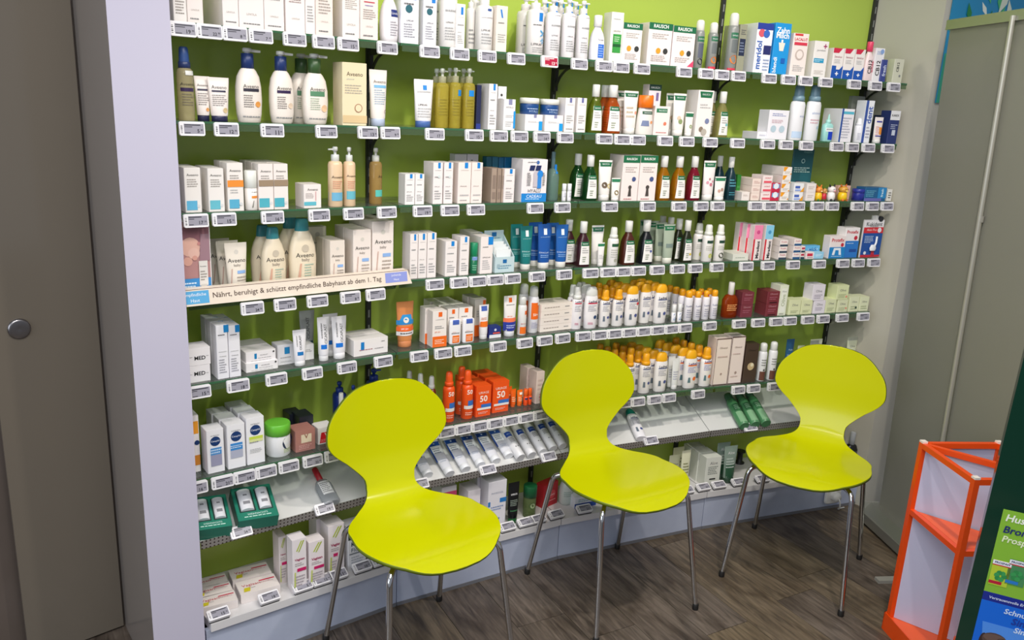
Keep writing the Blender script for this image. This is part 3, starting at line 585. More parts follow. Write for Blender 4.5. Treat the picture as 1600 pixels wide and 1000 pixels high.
# --- second shelf
rows(2, '''
S 275 300 73 | clear beige mist bottle with navy sprayer | d=.04 | clear:ded2a8 2a3a68 31508a | T Aveeno .5 .8 3a3530;R -.4 .4 .4 .45 3a2a50;L .2 .38 5 7a7260;R -.1 .62 .5 .68 e8e8e4
U 304 328 119 | white tube on a navy cap, left one | d=.036 t=.02 | efe6e0 26284a | T Aveeno .8 .7 3a3530;R -.35 .68 .3 .72 33304a;L .35 .64 6 9a938f;D .2 .26 .12 e0a060
U 325 358 121 | white tube on a navy cap, right one | d=.036 t=.01 | f1e8e2 26284a | T Aveeno .78 .7 3a3530;R -.35 .67 .3 .71 33304a;L .35 .62 6 9a938f;D .22 .26 .12 d8c090
A 366 407 75 | large white pump bottle with orange star print | d=.05 sp=1 | f0e6dc 24386e dcdcd8 | T Aveeno .49 .6 3a3530;R -.3 .42 .3 .46 33303c;L .2 .38 6 8a8480 -.3 .1;D .24 .25 .11 e8a050;L .06 .1 1 999
A 419 458 80 | large white pump bottle with sticker on navy collar | d=.05 | f0e6dc 24386e dcdcd8 | T Aveeno .49 .6 3a3530;R -.3 .42 .26 .46 33204a;L .2 .38 6 8a8480 -.3 .1;D .24 .25 .11 e6d0b8;L .06 .1 1 999
A 470 512 84 | large white pump bottle with dark green collar | d=.05 n=2 dx=-.014 | f0e6dc 3c5a34 dcdcd8 | T Aveeno .5 .6 3a3530;R -.3 .4 .26 .47 5a8a68;L .2 .38 6 a8b8a0 -.3 .1;D .24 .23 .13 f0c8a0;L .06 .1 1 999
B 535 573 98 | tall cream carton with a flower ring | d=.06 | ebdcb8,9c9a62,a5a66a | T Aveeno .82 .66 4a3a28 0;T advanced .74 .3 9ab0b8 -.18;L .5 .66 4 b8b0a0 -.4 .3;D .15 .28 .16 a87a5a;D .15 .28 .13 ebdcb8;Z -.5 .5 .04 -.5 .5 .16 dcc294
U 575 606 109 | white tube with a pale blue band | d=.04 | efe8e2 b8c4dc | T Aveeno .79 .7 5a4a40 .05;R -.28 .68 .4 .73 7ab8e0;L .38 .66 7 a8b8c8 -.28 .36;D .34 .26 .1 c8b0a0
U 645 678 124 | white tube with blue square on navy cap | d=.04 | ece8e8 4a6aa8 | R -.06 .78 .14 .88 1a86d6;T LA_ROCHE-POSAY .74 .7 666;T LIPIKAR .47 .44 444 -.1;L .2 .42 4 c0c0c0
P 680 702 107 | yellow cleansing oil pump bottle, left of three | d=.035 n=2 t=.02 sp=.8 | clear:dccc58 clear:e4e0c0 d8dcd0 | L .2 .5 6 8a7c20
P 702 721 106 | yellow cleansing oil pump bottle, middle of three | d=.035 n=2 t=.02 sp=.8 | clear:dccc58 clear:e4e0c0 d8dcd0 | R .05 .54 .45 .64 1a86d6;L .2 .5 6 8a7c20
P 723 743 107 | yellow cleansing oil pump bottle, right of three | d=.035 n=2 t=.02 sp=.8 | clear:dccc58 clear:e4e0c0 d8dcd0 | R -.2 .54 .25 .64 1a86d6;L .2 .5 6 8a7c20
B 745 752 133 | thin black carton beside yellow bottles | d=.05 t=.03 | 20264a | R -.5 .0 .5 .12 2a3a8a
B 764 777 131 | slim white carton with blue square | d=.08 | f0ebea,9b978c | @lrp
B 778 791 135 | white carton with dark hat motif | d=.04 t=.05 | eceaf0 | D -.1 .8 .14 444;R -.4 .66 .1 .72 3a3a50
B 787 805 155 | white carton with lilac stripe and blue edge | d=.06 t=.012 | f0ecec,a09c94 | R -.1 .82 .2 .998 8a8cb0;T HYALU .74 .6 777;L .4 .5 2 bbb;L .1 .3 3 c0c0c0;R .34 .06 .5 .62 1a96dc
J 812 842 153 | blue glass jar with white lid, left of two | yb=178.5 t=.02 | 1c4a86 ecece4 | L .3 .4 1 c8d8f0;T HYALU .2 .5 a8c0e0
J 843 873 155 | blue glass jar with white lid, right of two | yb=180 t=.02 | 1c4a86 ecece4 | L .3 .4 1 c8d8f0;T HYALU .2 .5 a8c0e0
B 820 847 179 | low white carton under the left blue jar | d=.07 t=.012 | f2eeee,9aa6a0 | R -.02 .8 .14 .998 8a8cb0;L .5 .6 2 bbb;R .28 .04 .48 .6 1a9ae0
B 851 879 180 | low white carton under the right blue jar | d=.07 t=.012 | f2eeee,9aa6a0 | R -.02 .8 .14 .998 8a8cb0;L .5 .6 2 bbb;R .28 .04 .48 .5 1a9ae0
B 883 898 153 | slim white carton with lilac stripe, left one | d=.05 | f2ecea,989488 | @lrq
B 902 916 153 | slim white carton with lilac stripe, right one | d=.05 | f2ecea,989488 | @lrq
R 919 942 132 | yellow-green shampoo bottle with white cap | d=.042 | clear:7a8a20 ecece8 | @rlb
R 943 971 133 | orange shampoo bottle with white cap | d=.045 n=2 | clear:d8641e ecece8 | @rlb
U 972 998 142 | white tube with green top band, left pair | d=.04 n=2 t=.02 | efe8e4 f0ece8 | R -.5 .86 .5 .95 1f6b46;T RAUSCH .905 .5 eee;D .3 .5 .1 e89a80;L .36 .66 3 c8b8a0
W 993 1023 149 | white bottle with tall bright orange cap | d=.045 t=.01 | eae4de f07818 f07818 | R -.3 .52 .3 .6 2a5a40;T RAUSCH .56 .4 eee;Z -.36 .1 .22 -.3 .06 .36 7a86a8;D .24 .32 .08 e89a60
B 1013 1032 132 | tall pinkish carton with dark green top | d=.04 t=.06 | eae0e6 | R -.5 .88 .5 1 1c3c30;T RAUSCH .94 .7 ddd;D -.2 .76 .1 d83a50;R .1 .68 .3 .84 7a6a9a
B 1022 1046 166 | white gabled carton with green emblem | d=.03 t=.02 | f0e6e2 | R -.4 .78 .3 .92 2a7a50;T RAUSCH .85 .5 eee;D .2 .4 .1 e08060;L .06 .12 1 c86a6a
U 1049 1073 146 | white tube with green top band, right pair | d=.04 n=2 t=.02 | efeae4 f0ece8 | R -.5 .84 .5 .95 1f6b46;T RAUSCH .9 .5 eee;D -.1 .42 .14 d8c0a8;D 0 .34 .16 8a9a6a
U 1068 1083 175 | small white tube with green top band | d=.025 t=.01 | efeae4 f0ece8 | R -.5 .8 .5 .95 1f6b46;D .1 .4 .2 9aa880
B 1090 1114 141 | white carton with green badge top and twig print | d=.07 | f2eae6,9a9484 | Z -.35 .35 .84 -.42 .42 .97 1f6b46;T RAUSCH .91 .5 eee;L .6 .72 2 bbb;D .2 .34 .14 7a84a8;D -.15 .16 .14 8a7a6a;D .05 .1 .18 b8b0a4
R 1118 1139 143 | pale yellow shampoo bottle with white cap | d=.042 n=2 dx=-.012 | clear:b8b070 eceae6 | @rlb;D .2 .28 .1 7ac0c0
B 1181 1198 206 | low white carton lying beside the empty gap | d=.09 t=.02 | f0eef2,8f9078 | L .4 .6 2 9aa0c0
B 1200 1231 172 | square white carton with pale blue drops | d=.06 | eeecf2,93938a | L .78 .9 2 8088b8;L .55 .68 3 c8a0a8;D -.22 .36 .14 b8ccd8;D .2 .36 .14 b8ccd8
S 1235 1260 133 | tall white bottle with angled grey-blue sprayer, left | d=.045 t=.02 | eeeef2 7a98a8 6f90a2 | T aktivon .44 .5 8aa0c8 .2;Z -.5 .5 .04 -.5 .5 .16 c0d4ec
S 1260 1285 133 | tall white bottle with angled grey-blue sprayer, right | d=.045 t=.02 | eeeef2 7a98a8 6f90a2 | T aktivon .5 .6 8aa0c8;L .3 .4 2 d0a8b0;D .2 .24 .1 b8ccdc
D 1284 1301 178 | small turquoise dropper bottle with dark blue square | d=.025 t=.01 | 9fd8d2 a8dcd4 | R -.1 .06 .42 .36 1a3fc0;R -.4 .36 .42 .5 e8f0f0;L .4 .48 1 888
B 1313 1333 170 | white carton with turquoise headline | d=.10 | efecf2,a9a898 | R -.4 .84 .45 .92 5ab8d0;R -.5 0 -.36 1 2a4f9a;L .1 .76 8 b8b8c4
B 1329 1349 150 | clear tall pack with red brush inside | d=.02 t=.075 | clear:b0b4b0 | Z -.1 .15 .5 0 .25 .9 b82a4a
S 1333 1347 185 | small white pump spray between cartons | d=.03 t=.02 | ececf2 ececf2 f4f4f6 | L .1 .4 5 aab
B 1351 1364 157 | slim white carton with navy side stripe | d=.05 t=.012 | eef0f6,c9cad0 | R -.5 0 -.2 1 3a56a0;V dent .05 .66 .4 4a66b0;L .1 .4 4 b0b0c0 -.1 .4
U 1362 1379 183 | small white sunscreen tube with orange panel | d=.025 t=.01 | efe6e2 e8e8e4 | R -.3 .8 .35 .86 4a4a9a;R .0 .34 .36 .62 f0922a;L .3 .66 5 d8a0a0 -.35 0;R -.34 .26 .3 .3 4a4a9a
B 1375 1388 180 | navy carton left of white-topped navy carton | d=.045 t=.068 | 20294e | L .5 .6 1 98a0c0;R -.5 .9 .5 1 d8d8d4
B 1389 1404 173 | navy carton with white top band | d=.05 | 27356c | R -.5 .72 .5 1 e8e8ea;B KAREX .86 .76 333;L .44 .6 3 b8c0d8;R -.15 .26 .2 .42 c8d0e0
''')
# --- third shelf
rows(3, '''
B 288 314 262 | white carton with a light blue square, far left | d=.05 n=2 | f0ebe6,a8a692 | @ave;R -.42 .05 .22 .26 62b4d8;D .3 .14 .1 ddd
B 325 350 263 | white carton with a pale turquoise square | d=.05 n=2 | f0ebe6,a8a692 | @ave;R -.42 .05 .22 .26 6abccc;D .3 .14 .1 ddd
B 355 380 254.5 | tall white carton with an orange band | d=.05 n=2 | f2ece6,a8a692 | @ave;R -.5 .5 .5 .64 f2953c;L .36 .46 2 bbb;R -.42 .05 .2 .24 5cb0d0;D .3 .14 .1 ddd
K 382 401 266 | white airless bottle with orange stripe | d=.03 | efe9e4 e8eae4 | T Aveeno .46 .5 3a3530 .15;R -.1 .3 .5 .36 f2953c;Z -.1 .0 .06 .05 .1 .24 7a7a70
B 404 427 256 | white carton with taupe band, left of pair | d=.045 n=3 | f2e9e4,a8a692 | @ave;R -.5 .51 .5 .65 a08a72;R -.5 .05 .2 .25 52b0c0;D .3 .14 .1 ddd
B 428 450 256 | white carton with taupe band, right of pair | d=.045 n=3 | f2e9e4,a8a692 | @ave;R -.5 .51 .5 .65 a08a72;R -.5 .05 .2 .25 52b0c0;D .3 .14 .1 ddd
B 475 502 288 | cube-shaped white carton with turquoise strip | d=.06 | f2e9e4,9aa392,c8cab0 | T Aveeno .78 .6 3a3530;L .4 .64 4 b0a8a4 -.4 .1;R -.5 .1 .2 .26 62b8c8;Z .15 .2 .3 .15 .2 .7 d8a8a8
P 512 535 229 | peach pump bottle with blue band, left one | d=.038 sp=-1 | e6c8a4 d8dcd8 e0e2de | T Aveeno .5 .8 4a3020;L .3 .44 4 d8987a;R -.5 .1 .5 .24 72b4d4
P 536 555 230 | peach pump bottle with blue band, right one | d=.038 sp=.2 | e6c8a4 d8dcd8 e0e2de | T Aveeno .52 .8 4a3020;L .3 .44 4 d8987a;R -.5 .12 .5 .26 6ab8c8
P 577 597 231 | clear amber pump bottle in front of the upright | d=.038 t=.03 sp=.3 | clear:d4b070 dcdcd4 e4e4dc | T Ave .5 .5 3a3020 .2;R -.25 .14 .4 .26 5cc0b4
B 633 648 272 | white carton with blue square, left of low pair | d=.05 t=.01 | f1ecea,9a9a88 | @lrp
B 649 663 272 | white carton with blue square, right of low pair | d=.05 t=.01 | f1ecea,9a9a88 | @lrp
B 677 692 254 | tall white carton with blue square, first of four | d=.07 | f1e8e6,9a968a | @lrp;D .1 .66 .14 d8e0e0
B 694 708 254 | tall white carton with blue square, second of four | d=.07 | f1e8e6,9a968a | @lrp;D .1 .66 .14 d8e0e0
B 716 736 254 | tall white carton with blue square, third of four | d=.07 | f4e6e0,9a968a | R -.02 .86 .24 .998 1a86d6;T LA_ROCHE-POSAY .81 .62 777;T EFFACLAR .42 .5 666 -.08;L .16 .24 1 bbb;L .05 .1 1 aaa
B 737 754 254 | tall white carton with blue square, fourth of four | d=.07 | f4e6e0,9a968a | R -.02 .86 .24 .998 1a86d6;T LA_ROCHE-POSAY .81 .62 777;T EFFACLAR .42 .5 666 -.08;L .16 .24 1 bbb;L .05 .1 1 aaa
B 711 729 241 | grey carton standing behind, left one | d=.04 t=.12 | c8c6c8,3a3a30 | D 0 .82 .1 555;L .6 .7 1 777
B 730 747 241 | grey carton with magenta strip standing behind | d=.04 t=.12 | cac6cc | D -.1 .85 .1 555;R -.5 .6 .5 .74 c0286a
B 788 804 264 | white carton with blue square before taupe cartons | d=.03 | f2e8e6 | @lrp
B 768 776 263 | taupe carton, left of the three dull ones | d=.06 t=.02 | a89484 | R -.3 .4 .3 .8 8e7c70;R -.3 .1 .3 .3 8e7c70
B 777 783 263 | taupe carton, middle of the three dull ones | d=.06 t=.02 | a08c7c | R -.3 .4 .3 .8 8e7c70;R -.3 .1 .3 .3 8e7c70
B 784 788 264 | taupe carton, right of the three dull ones | d=.06 t=.02 | a89484 | R -.3 .4 .3 .8 8e7c70
B 760 768 245 | dark teal carton behind, first of four | d=.03 t=.11 | 14566a | L .2 .3 1 3a8aa0
B 769 778 245 | dark teal carton behind, second of four | d=.03 t=.11 | 14607a | L .2 .3 1 3a8aa0
B 779 787 246 | dark teal carton behind, third of four | d=.03 t=.11 | 14608a | L .2 .3 1 3a8aa0
B 788 808 246 | dark blue carton behind, widest of four | d=.03 t=.11 | 14689c | L .2 .3 1 3a8aa0
B 816 855 249 | blue and white gift carton with bow print | d=.07 | f0e9ea,1a70b4 | R -.5 0 .5 .2 1f86d2;T CADEAU .13 .6 e8f2fa;L .04 .09 1 a8d0f0;T HYALU .26 .5 555;D .1 .93 .06 3a6ab0;L .92 .95 1 888 -.3 .3;Z -.24 -.04 .74 -.2 -.0 .86 27305e;Z .0 .2 .74 .04 .24 .86 27305e;R -.06 .35 .1 .72 c8c0c8;R .1 .32 .26 .6 3a8ad8;D .2 .66 .12 2a8ade;L .38 .7 7 555 -.32 -.16;L .38 .7 7 555 .3 .4
F 855 873 237 | clear blue-green water bottle at the seam | d=.045 t=.02 | clear:8fb0a8 clear:88a8b0 | R .0 .56 .4 .74 1a80d4
K 877 884 287 | white lip balm stick, left one | t=.02 | ecebf0 f0f0f2 | L .2 .5 5 99a
K 885 892 287 | white lip balm stick, right one | t=.02 | ecebf0 f0f0f2 | L .2 .5 5 99a
R 911 933 242 | dark green shampoo bottle with white cap | d=.05 n=2 dx=-.018 | clear:1c5a2c eceae6 | @rlb
U 933 957 250 | white tube with almond print | d=.038 t=.02 | efebe6 f0ece8 | R -.5 .84 .5 .95 1f6b46;T RAUSCH .9 .5 eee;D -.1 .38 .2 6a5a48;D .25 .36 .16 e0d090
U 953 969 278 | small white tube with almond print | d=.025 t=.006 | efebe6 f0ece8 | R -.5 .82 .5 .95 2a7a54;D 0 .36 .24 8a7a58
B 973 999 243 | tall white carton with caffeine plant, left one | d=.09 | f3e6e2,9c9a8a | @rau;D .2 .48 .12 4a5a8a;D 0 .3 .1 4a4440;Z -.1 .1 .1 -.05 .05 .3 4a4440;L .02 .06 1 c88
B 1000 1027 243 | tall white carton with caffeine plant, right one | d=.06 | f3e6e2,9c9a8a | @rau;D .2 .48 .12 4a5a8a;D 0 .3 .1 4a4440;Z -.1 .1 .1 -.05 .05 .3 4a4440;L .02 .06 1 c88
R 1026 1048 243.5 | golden shampoo bottle with white cap, left one | d=.042 | clear:d08a14 eceae6 | @rlb
R 1050 1072 244 | golden shampoo bottle with white cap, right one | d=.042 | clear:d08a14 eceae6 | @rlb
R 1074 1095 244 | crimson shampoo bottle with white cap | d=.042 | clear:a81c40 eceae6 | @rlb
U 1096 1119 251 | white tube with pink blossom print | d=.038 | f0eae8 f0ece8 | R -.5 .84 .5 .95 1f6b46;T RAUSCH .9 .5 eee;D -.2 .45 .1 d89aa8;D .05 .4 .12 c87a8a;D .22 .48 .08 d89aa8;D -.05 .54 .07 b86a7a
U 1113 1134 276 | small white tube with brown blossom print | d=.028 t=.006 | efebe6 f0ece8 | R -.5 .82 .5 .95 2a7a54;D -.15 .4 .12 c8a090;D .1 .46 .12 b89080
R 1133 1150 245 | black-teal bottle with white cap | d=.045 n=2 dx=-.014 t=.02 | 10303a eceae6 | L .3 .5 3 5aa0b0;L .1 .2 2 4a90a0
B 1150 1156 273 | thin green carton behind beige stack | d=.03 t=.05 | 2c7a2c | L .2 .6 2 4a9a4a
B 1157 1169 300 | low white carton beside beige stack | d=.06 t=.008 | eee4de,8a8a70 | L .5 .7 2 b8a8a0
B 1171 1184 301 | beige-pink carton, lowest of its stack | d=.09 stack=3 h=.026 | efdcd2,9a9270 | L .3 .7 3 c8a098
B 1187 1202 299 | red-striped white carton, lowest of its stack | d=.07 stack=3 h=.030 | f1e2e0,b8a898 | B LACALUT .7 .6 c83a4a;R -.4 .1 .4 .35 e85a6a
B 1202 1215 299 | red and sky-blue carton, lowest of its stack | d=.04 stack=2 h=.032 t=.01 | c8284a | R -.4 .4 .4 .9 6aa8d8;D 0 .65 .3 e8eef4
B 1217 1230 299 | yellow-cornered white carton, lowest of its stack | d=.13 stack=4 h=.0305 | f2ebe6,8a2436 | Z -.5 -.3 .5 -.5 0 1 f0a020;L .2 .5 2 c0b8b0;R .3 .1 .45 .25 e8a040
B 1238 1270 233 | tall teal leaflet with white lettering | d=.006 t=.10 | 23626c | T PHARMA .94 .4 8ac0c0 .2;D 0 .76 .09 b8dcd8;D 0 .76 .06 23626c;L .52 .64 3 c8e4e0 -.4 .4;Z -.22 -.06 .02 -.26 -.02 .36 2a3a5a;Z .08 .2 .02 .1 .2 .34 8a94b0
B 1237 1252 299 | white carton with blue and orange corner, lower | d=.07 stack=2 h=.032 | eeeef0,9a968c | R -.4 .4 .1 .7 4a66b8;Z .1 .5 0 .5 .5 .6 f0a830;R -.4 .1 .2 .3 9ab0e8
B 1257 1271 299 | plain white carton with pale print, lower | d=.07 stack=2 h=.032 | efe6e2,a8a08c | L .3 .7 2 c8b8b0
B 1307 1326 290 | small pink box behind the toy animals | d=.02 t=.07 | e8b8a8 | L .3 .7 2 c88
J 1329 1348 295 | round cobalt blue jar | d=.05 t=.02 | 2a3390 2c3696 |
B 1349 1382 293 | blue carton lying with purple band | d=.05 t=.02 | 1f5f8e,dfe4e6 | R -.5 0 .3 .2 6a6ab0;R .1 .2 .5 1 2a86c0;V fresh .3 .6 .6 d0e8f0;L .3 .8 4 6ab0c8 -.45 .0
B 1384 1391 296 | narrow white carton at the right end | d=.03 t=.02 | e6e4dc | L .2 .8 3 555
''')
# --- fourth shelf
rows(4, '''
U 351 386 379 | cream baby tube, frontmost of three | d=.036 n=3 t=.03 dx=-.010 | ede4d6 e8e0d0 | @bby
O 406 446 355 | cream baby lotion bottle with teal cap, shorter | d=.045 n=2 dx=-.01 t=.03 | eadcc2 3c8c96 | T Aveeno .5 .72 3a3530;T baby .42 .3 8a8078;D 0 .6 .13 c8bca8;L .16 .36 5 a8c0b0 -.05 .3;Z -.3 -.2 .1 -.2 -.15 .36 d8a890
O 449 494 341 | cream baby lotion bottle with teal cap, taller | d=.05 n=2 dx=-.012 t=.03 | eadcc2 3c8c96 | T Aveeno .48 .66 3a3530;T baby .41 .28 8a8078;D 0 .58 .13 c8bca8;L .16 .36 5 a8c0b0 -.05 .3;Z -.3 -.2 .1 -.2 -.15 .36 d8a890
B 482 510 354 | cream baby carton standing behind | d=.03 t=.128 | d8d4c0,a8a690 | T Aveeno .7 .7 3a3530;D 0 .85 .13 b8b4a4
B 516 539 376 | small cream baby carton with blue stripe | d=.045 n=2 t=.025 | ebe0d4,8f8a78,c2bea0 | @bby
B 552 580 359 | medium cream baby carton with blue stripe | d=.06 n=2 t=.025 | efe4dc,8f8a78,c2bea0 | @bby
B 582 615 345.5 | tall cream baby carton with blue stripe | d=.075 n=2 t=.025 | f1e6df,8f8a78,bab69a | @bby
B 641 653 366 | white carton with blue square, left of tight three | d=.06 | f1e9e6,a8a496 | @lrp
B 654 667 365 | white carton with blue square, middle of tight three | d=.06 | f1e9e6,a8a496 | @lrp
B 668 682 364 | white carton with blue square, right of tight three | d=.06 | f1e9e6,a8a496 | @lrp
B 696 714 377 | low white carton with blue square | d=.07 | f1e9e6,9f9b8c | @lrp
B 719 733 370 | slim white carton with blue square | d=.06 | f1e9e6,9f9b8c | @lrp
K 734 746 379 | small emerald bottle between white cartons | d=.025 t=.02 | 17704c 1a8a5e | R -.4 .44 .4 .56 7a9ad0;L .1 .3 3 8ac8a8
B 751 770 370 | white carton with wrapped blue corner | d=.08 n=2 dx=.008 | f2e8e4,a39f90 | R .1 .78 .5 .998 1a86d6;T EFFACLAR .44 .6 444;L .7 .75 1 888;L .1 .38 5 bbb
U 811 833 353 | teal gel tube on white cap | d=.04 n=2 dx=-.012 t=.02 | 1f7a78 ece8e2 | R -.12 .76 .12 .9 e8f0f0;T LA_ROCHE-POSAY .71 .7 a8d8d4;T EFFACLAR .42 .56 d0eeea -.1;L .3 .38 2 8ac8c4
U 838 863 350 | blue gel tube on white cap, left one | d=.04 n=2 dx=-.01 t=.02 | 1f56a4 ece8e2 | R -.12 .76 .12 .9 e8f0f6;T LA_ROCHE-POSAY .71 .7 a8c8e4;T EFFACLAR .36 .6 d0e0f4 -.1;L .24 .32 2 8ab0e0
U 866 889 351 | blue gel tube on white cap, right one | d=.04 n=2 dx=-.01 t=.02 | 2160ac ece8e2 | R -.12 .76 .12 .9 e8f0f6;T LA_ROCHE-POSAY .71 .7 a8c8e4;T EFFACLAR .36 .6 d0e0f4 -.1;L .24 .32 2 8ab0e0
R 900 922 346 | dark burgundy shampoo bottle with white cap | d=.045 n=2 dx=-.03 t=.012 | 38141c eceae6 | @rlb
U 922 944 352 | white tube with green band behind small tube | d=.036 t=.04 | efebe6 f0ece8 | R -.5 .84 .5 .95 2a7050;T RAUSCH .9 .5 eee
U 932 944 379 | small white tube before taller tube | d=.022 t=.008 | f0ece8 f0ece8 | R -.5 .84 .5 .95 2a7a54;L .3 .5 3 bbb
S 949 967 355 | white pump bottle in clear pack, left one | d=.035 t=.012 | ece8e4 e4e4dc e8e8e0 | R -.3 .5 .4 .58 2a5a3c;L .2 .44 4 b8b8b0;D .1 .14 .16 a8a898
R 970 993 345 | chestnut shampoo bottle with white cap | d=.045 t=.012 | 4a2014 eceae6 | @rlb
R 998 1021 344 | black shampoo bottle with white cap | d=.045 t=.012 | 14161c eceae6 | @rlb;D .2 .3 .08 3a4a9a
U 1034 1055 350 | grey-green tube with cream base | d=.036 n=4 dx=-.008 t=.012 | a8b4a0 e8e6da | R -.5 .84 .5 .95 1f6b46;T RAUSCH .9 .5 eee;Z -.3 .3 .4 -.3 .3 .5 7a8a84
R 1064 1083 344 | olive-black shampoo bottle with white cap, front | d=.034 n=4 dx=-.011 t=.012 | 1f2410 eceae6 | @rlb;D .2 .2 .1 d8c040
S 1097 1115 351 | white pump bottle in clear pack, middle one | d=.035 n=2 dx=-.014 t=.012 | ece8e4 e4e4dc e8e8e0 | R -.3 .5 .4 .58 2a4a3c;L .3 .44 3 b8b8b0;D .1 .16 .2 c8cc70
S 1116 1133 351 | white pump bottle in clear pack, right one | d=.035 t=.012 | ece8e4 e4e4dc e8e8e0 | R -.3 .5 .4 .58 2a4a3c;L .3 .44 3 b8b8b0;D .0 .16 .26 4a5040
B 1143 1167 397 | flat pale green carton lying down | d=.09 t=.01 | dfe0d4,c8cc9a,c6cc90 | L .3 .6 1 a8b0a0
B 1177 1190 352 | pink-topped toothpaste carton standing upright | d=.03 n=3 gap=.002 dx=-.010 | f2e6e4,8a6a58 | R -.5 .6 .5 1 f08ab0;D 0 .8 .2 d0508a;R -.5 .0 -.3 .6 d02a3a;V Miradent .12 .3 .5 333
B 1195 1207 352 | sky-blue-topped toothpaste carton standing upright | d=.07 | f2e6e4,7a3a3a | R -.5 .6 .5 1 8acbe8;D 0 .8 .2 4a98c8;R -.5 .0 -.3 .6 d02a3a;V Miradent .12 .3 .5 333
B 1214 1226 394 | red-lettered white carton, left stack, lowest | d=.08 stack=3 h=.0245 | f1e6e2,8d8a7c | T Protefix .7 .7 c0304a;R -.5 0 .5 .3 3a4a5a
B 1236 1247 394 | red-lettered white carton, tall stack, lowest | d=.10 stack=3 h=.0255 | f1e6e2,8d8a7c | T Protefix .7 .7 c0304a;Z -.5 .5 0 -.5 .5 .3 2a5a8a
B 1248 1254 394 | narrow red-lettered carton, short stack, lowest | d=.05 stack=2 h=.0245 | f1e6e2,8d8a7c | R -.4 .5 .4 .8 c0304a;R -.5 0 .5 .3 2a4a5a
B 1256 1278 384 | light blue carton at back, lying flat | d=.03 t=.05 | 6ab8e4 | L .4 .8 2 d0ecf8;B wick .7 .6 2a7ab8
B 1257 1269 394 | red and white carton before light blue one | d=.03 t=.012 | f1e2e0 | R -.4 .4 .3 .8 d02a4a;L .1 .3 1 888
B 1269 1284 394 | pale blue carton lying in front | d=.03 t=.012 | 9ad2ee | L .3 .7 2 e4f4fc
B 1295 1319 369 | red-lettered carton with dental arch, shorter | d=.04 | f1e6e4,a8a6a0 | B Protefix .82 .8 c8283c;D .3 .6 .1 c8283c;Z -.5 .5 0 -.5 .5 .5 1f86c8;Z -.3 .3 .14 -.22 .22 .46 e8f0f8;Z -.14 .14 .14 -.1 .1 .36 1f86c8;L .06 .1 1 d8ecf8
B 1319 1341 356 | red-lettered carton with blue base, taller | d=.05 t=.02 | f1ecec,9c9a94 | B Protefix .86 .8 c8283c;D .25 .66 .12 c8283c;Z -.5 .5 0 -.5 .5 .56 2a78c8;Z -.1 .4 .18 -.1 .4 .28 1a4a9a;L .46 .5 1 d8ecf8
''')
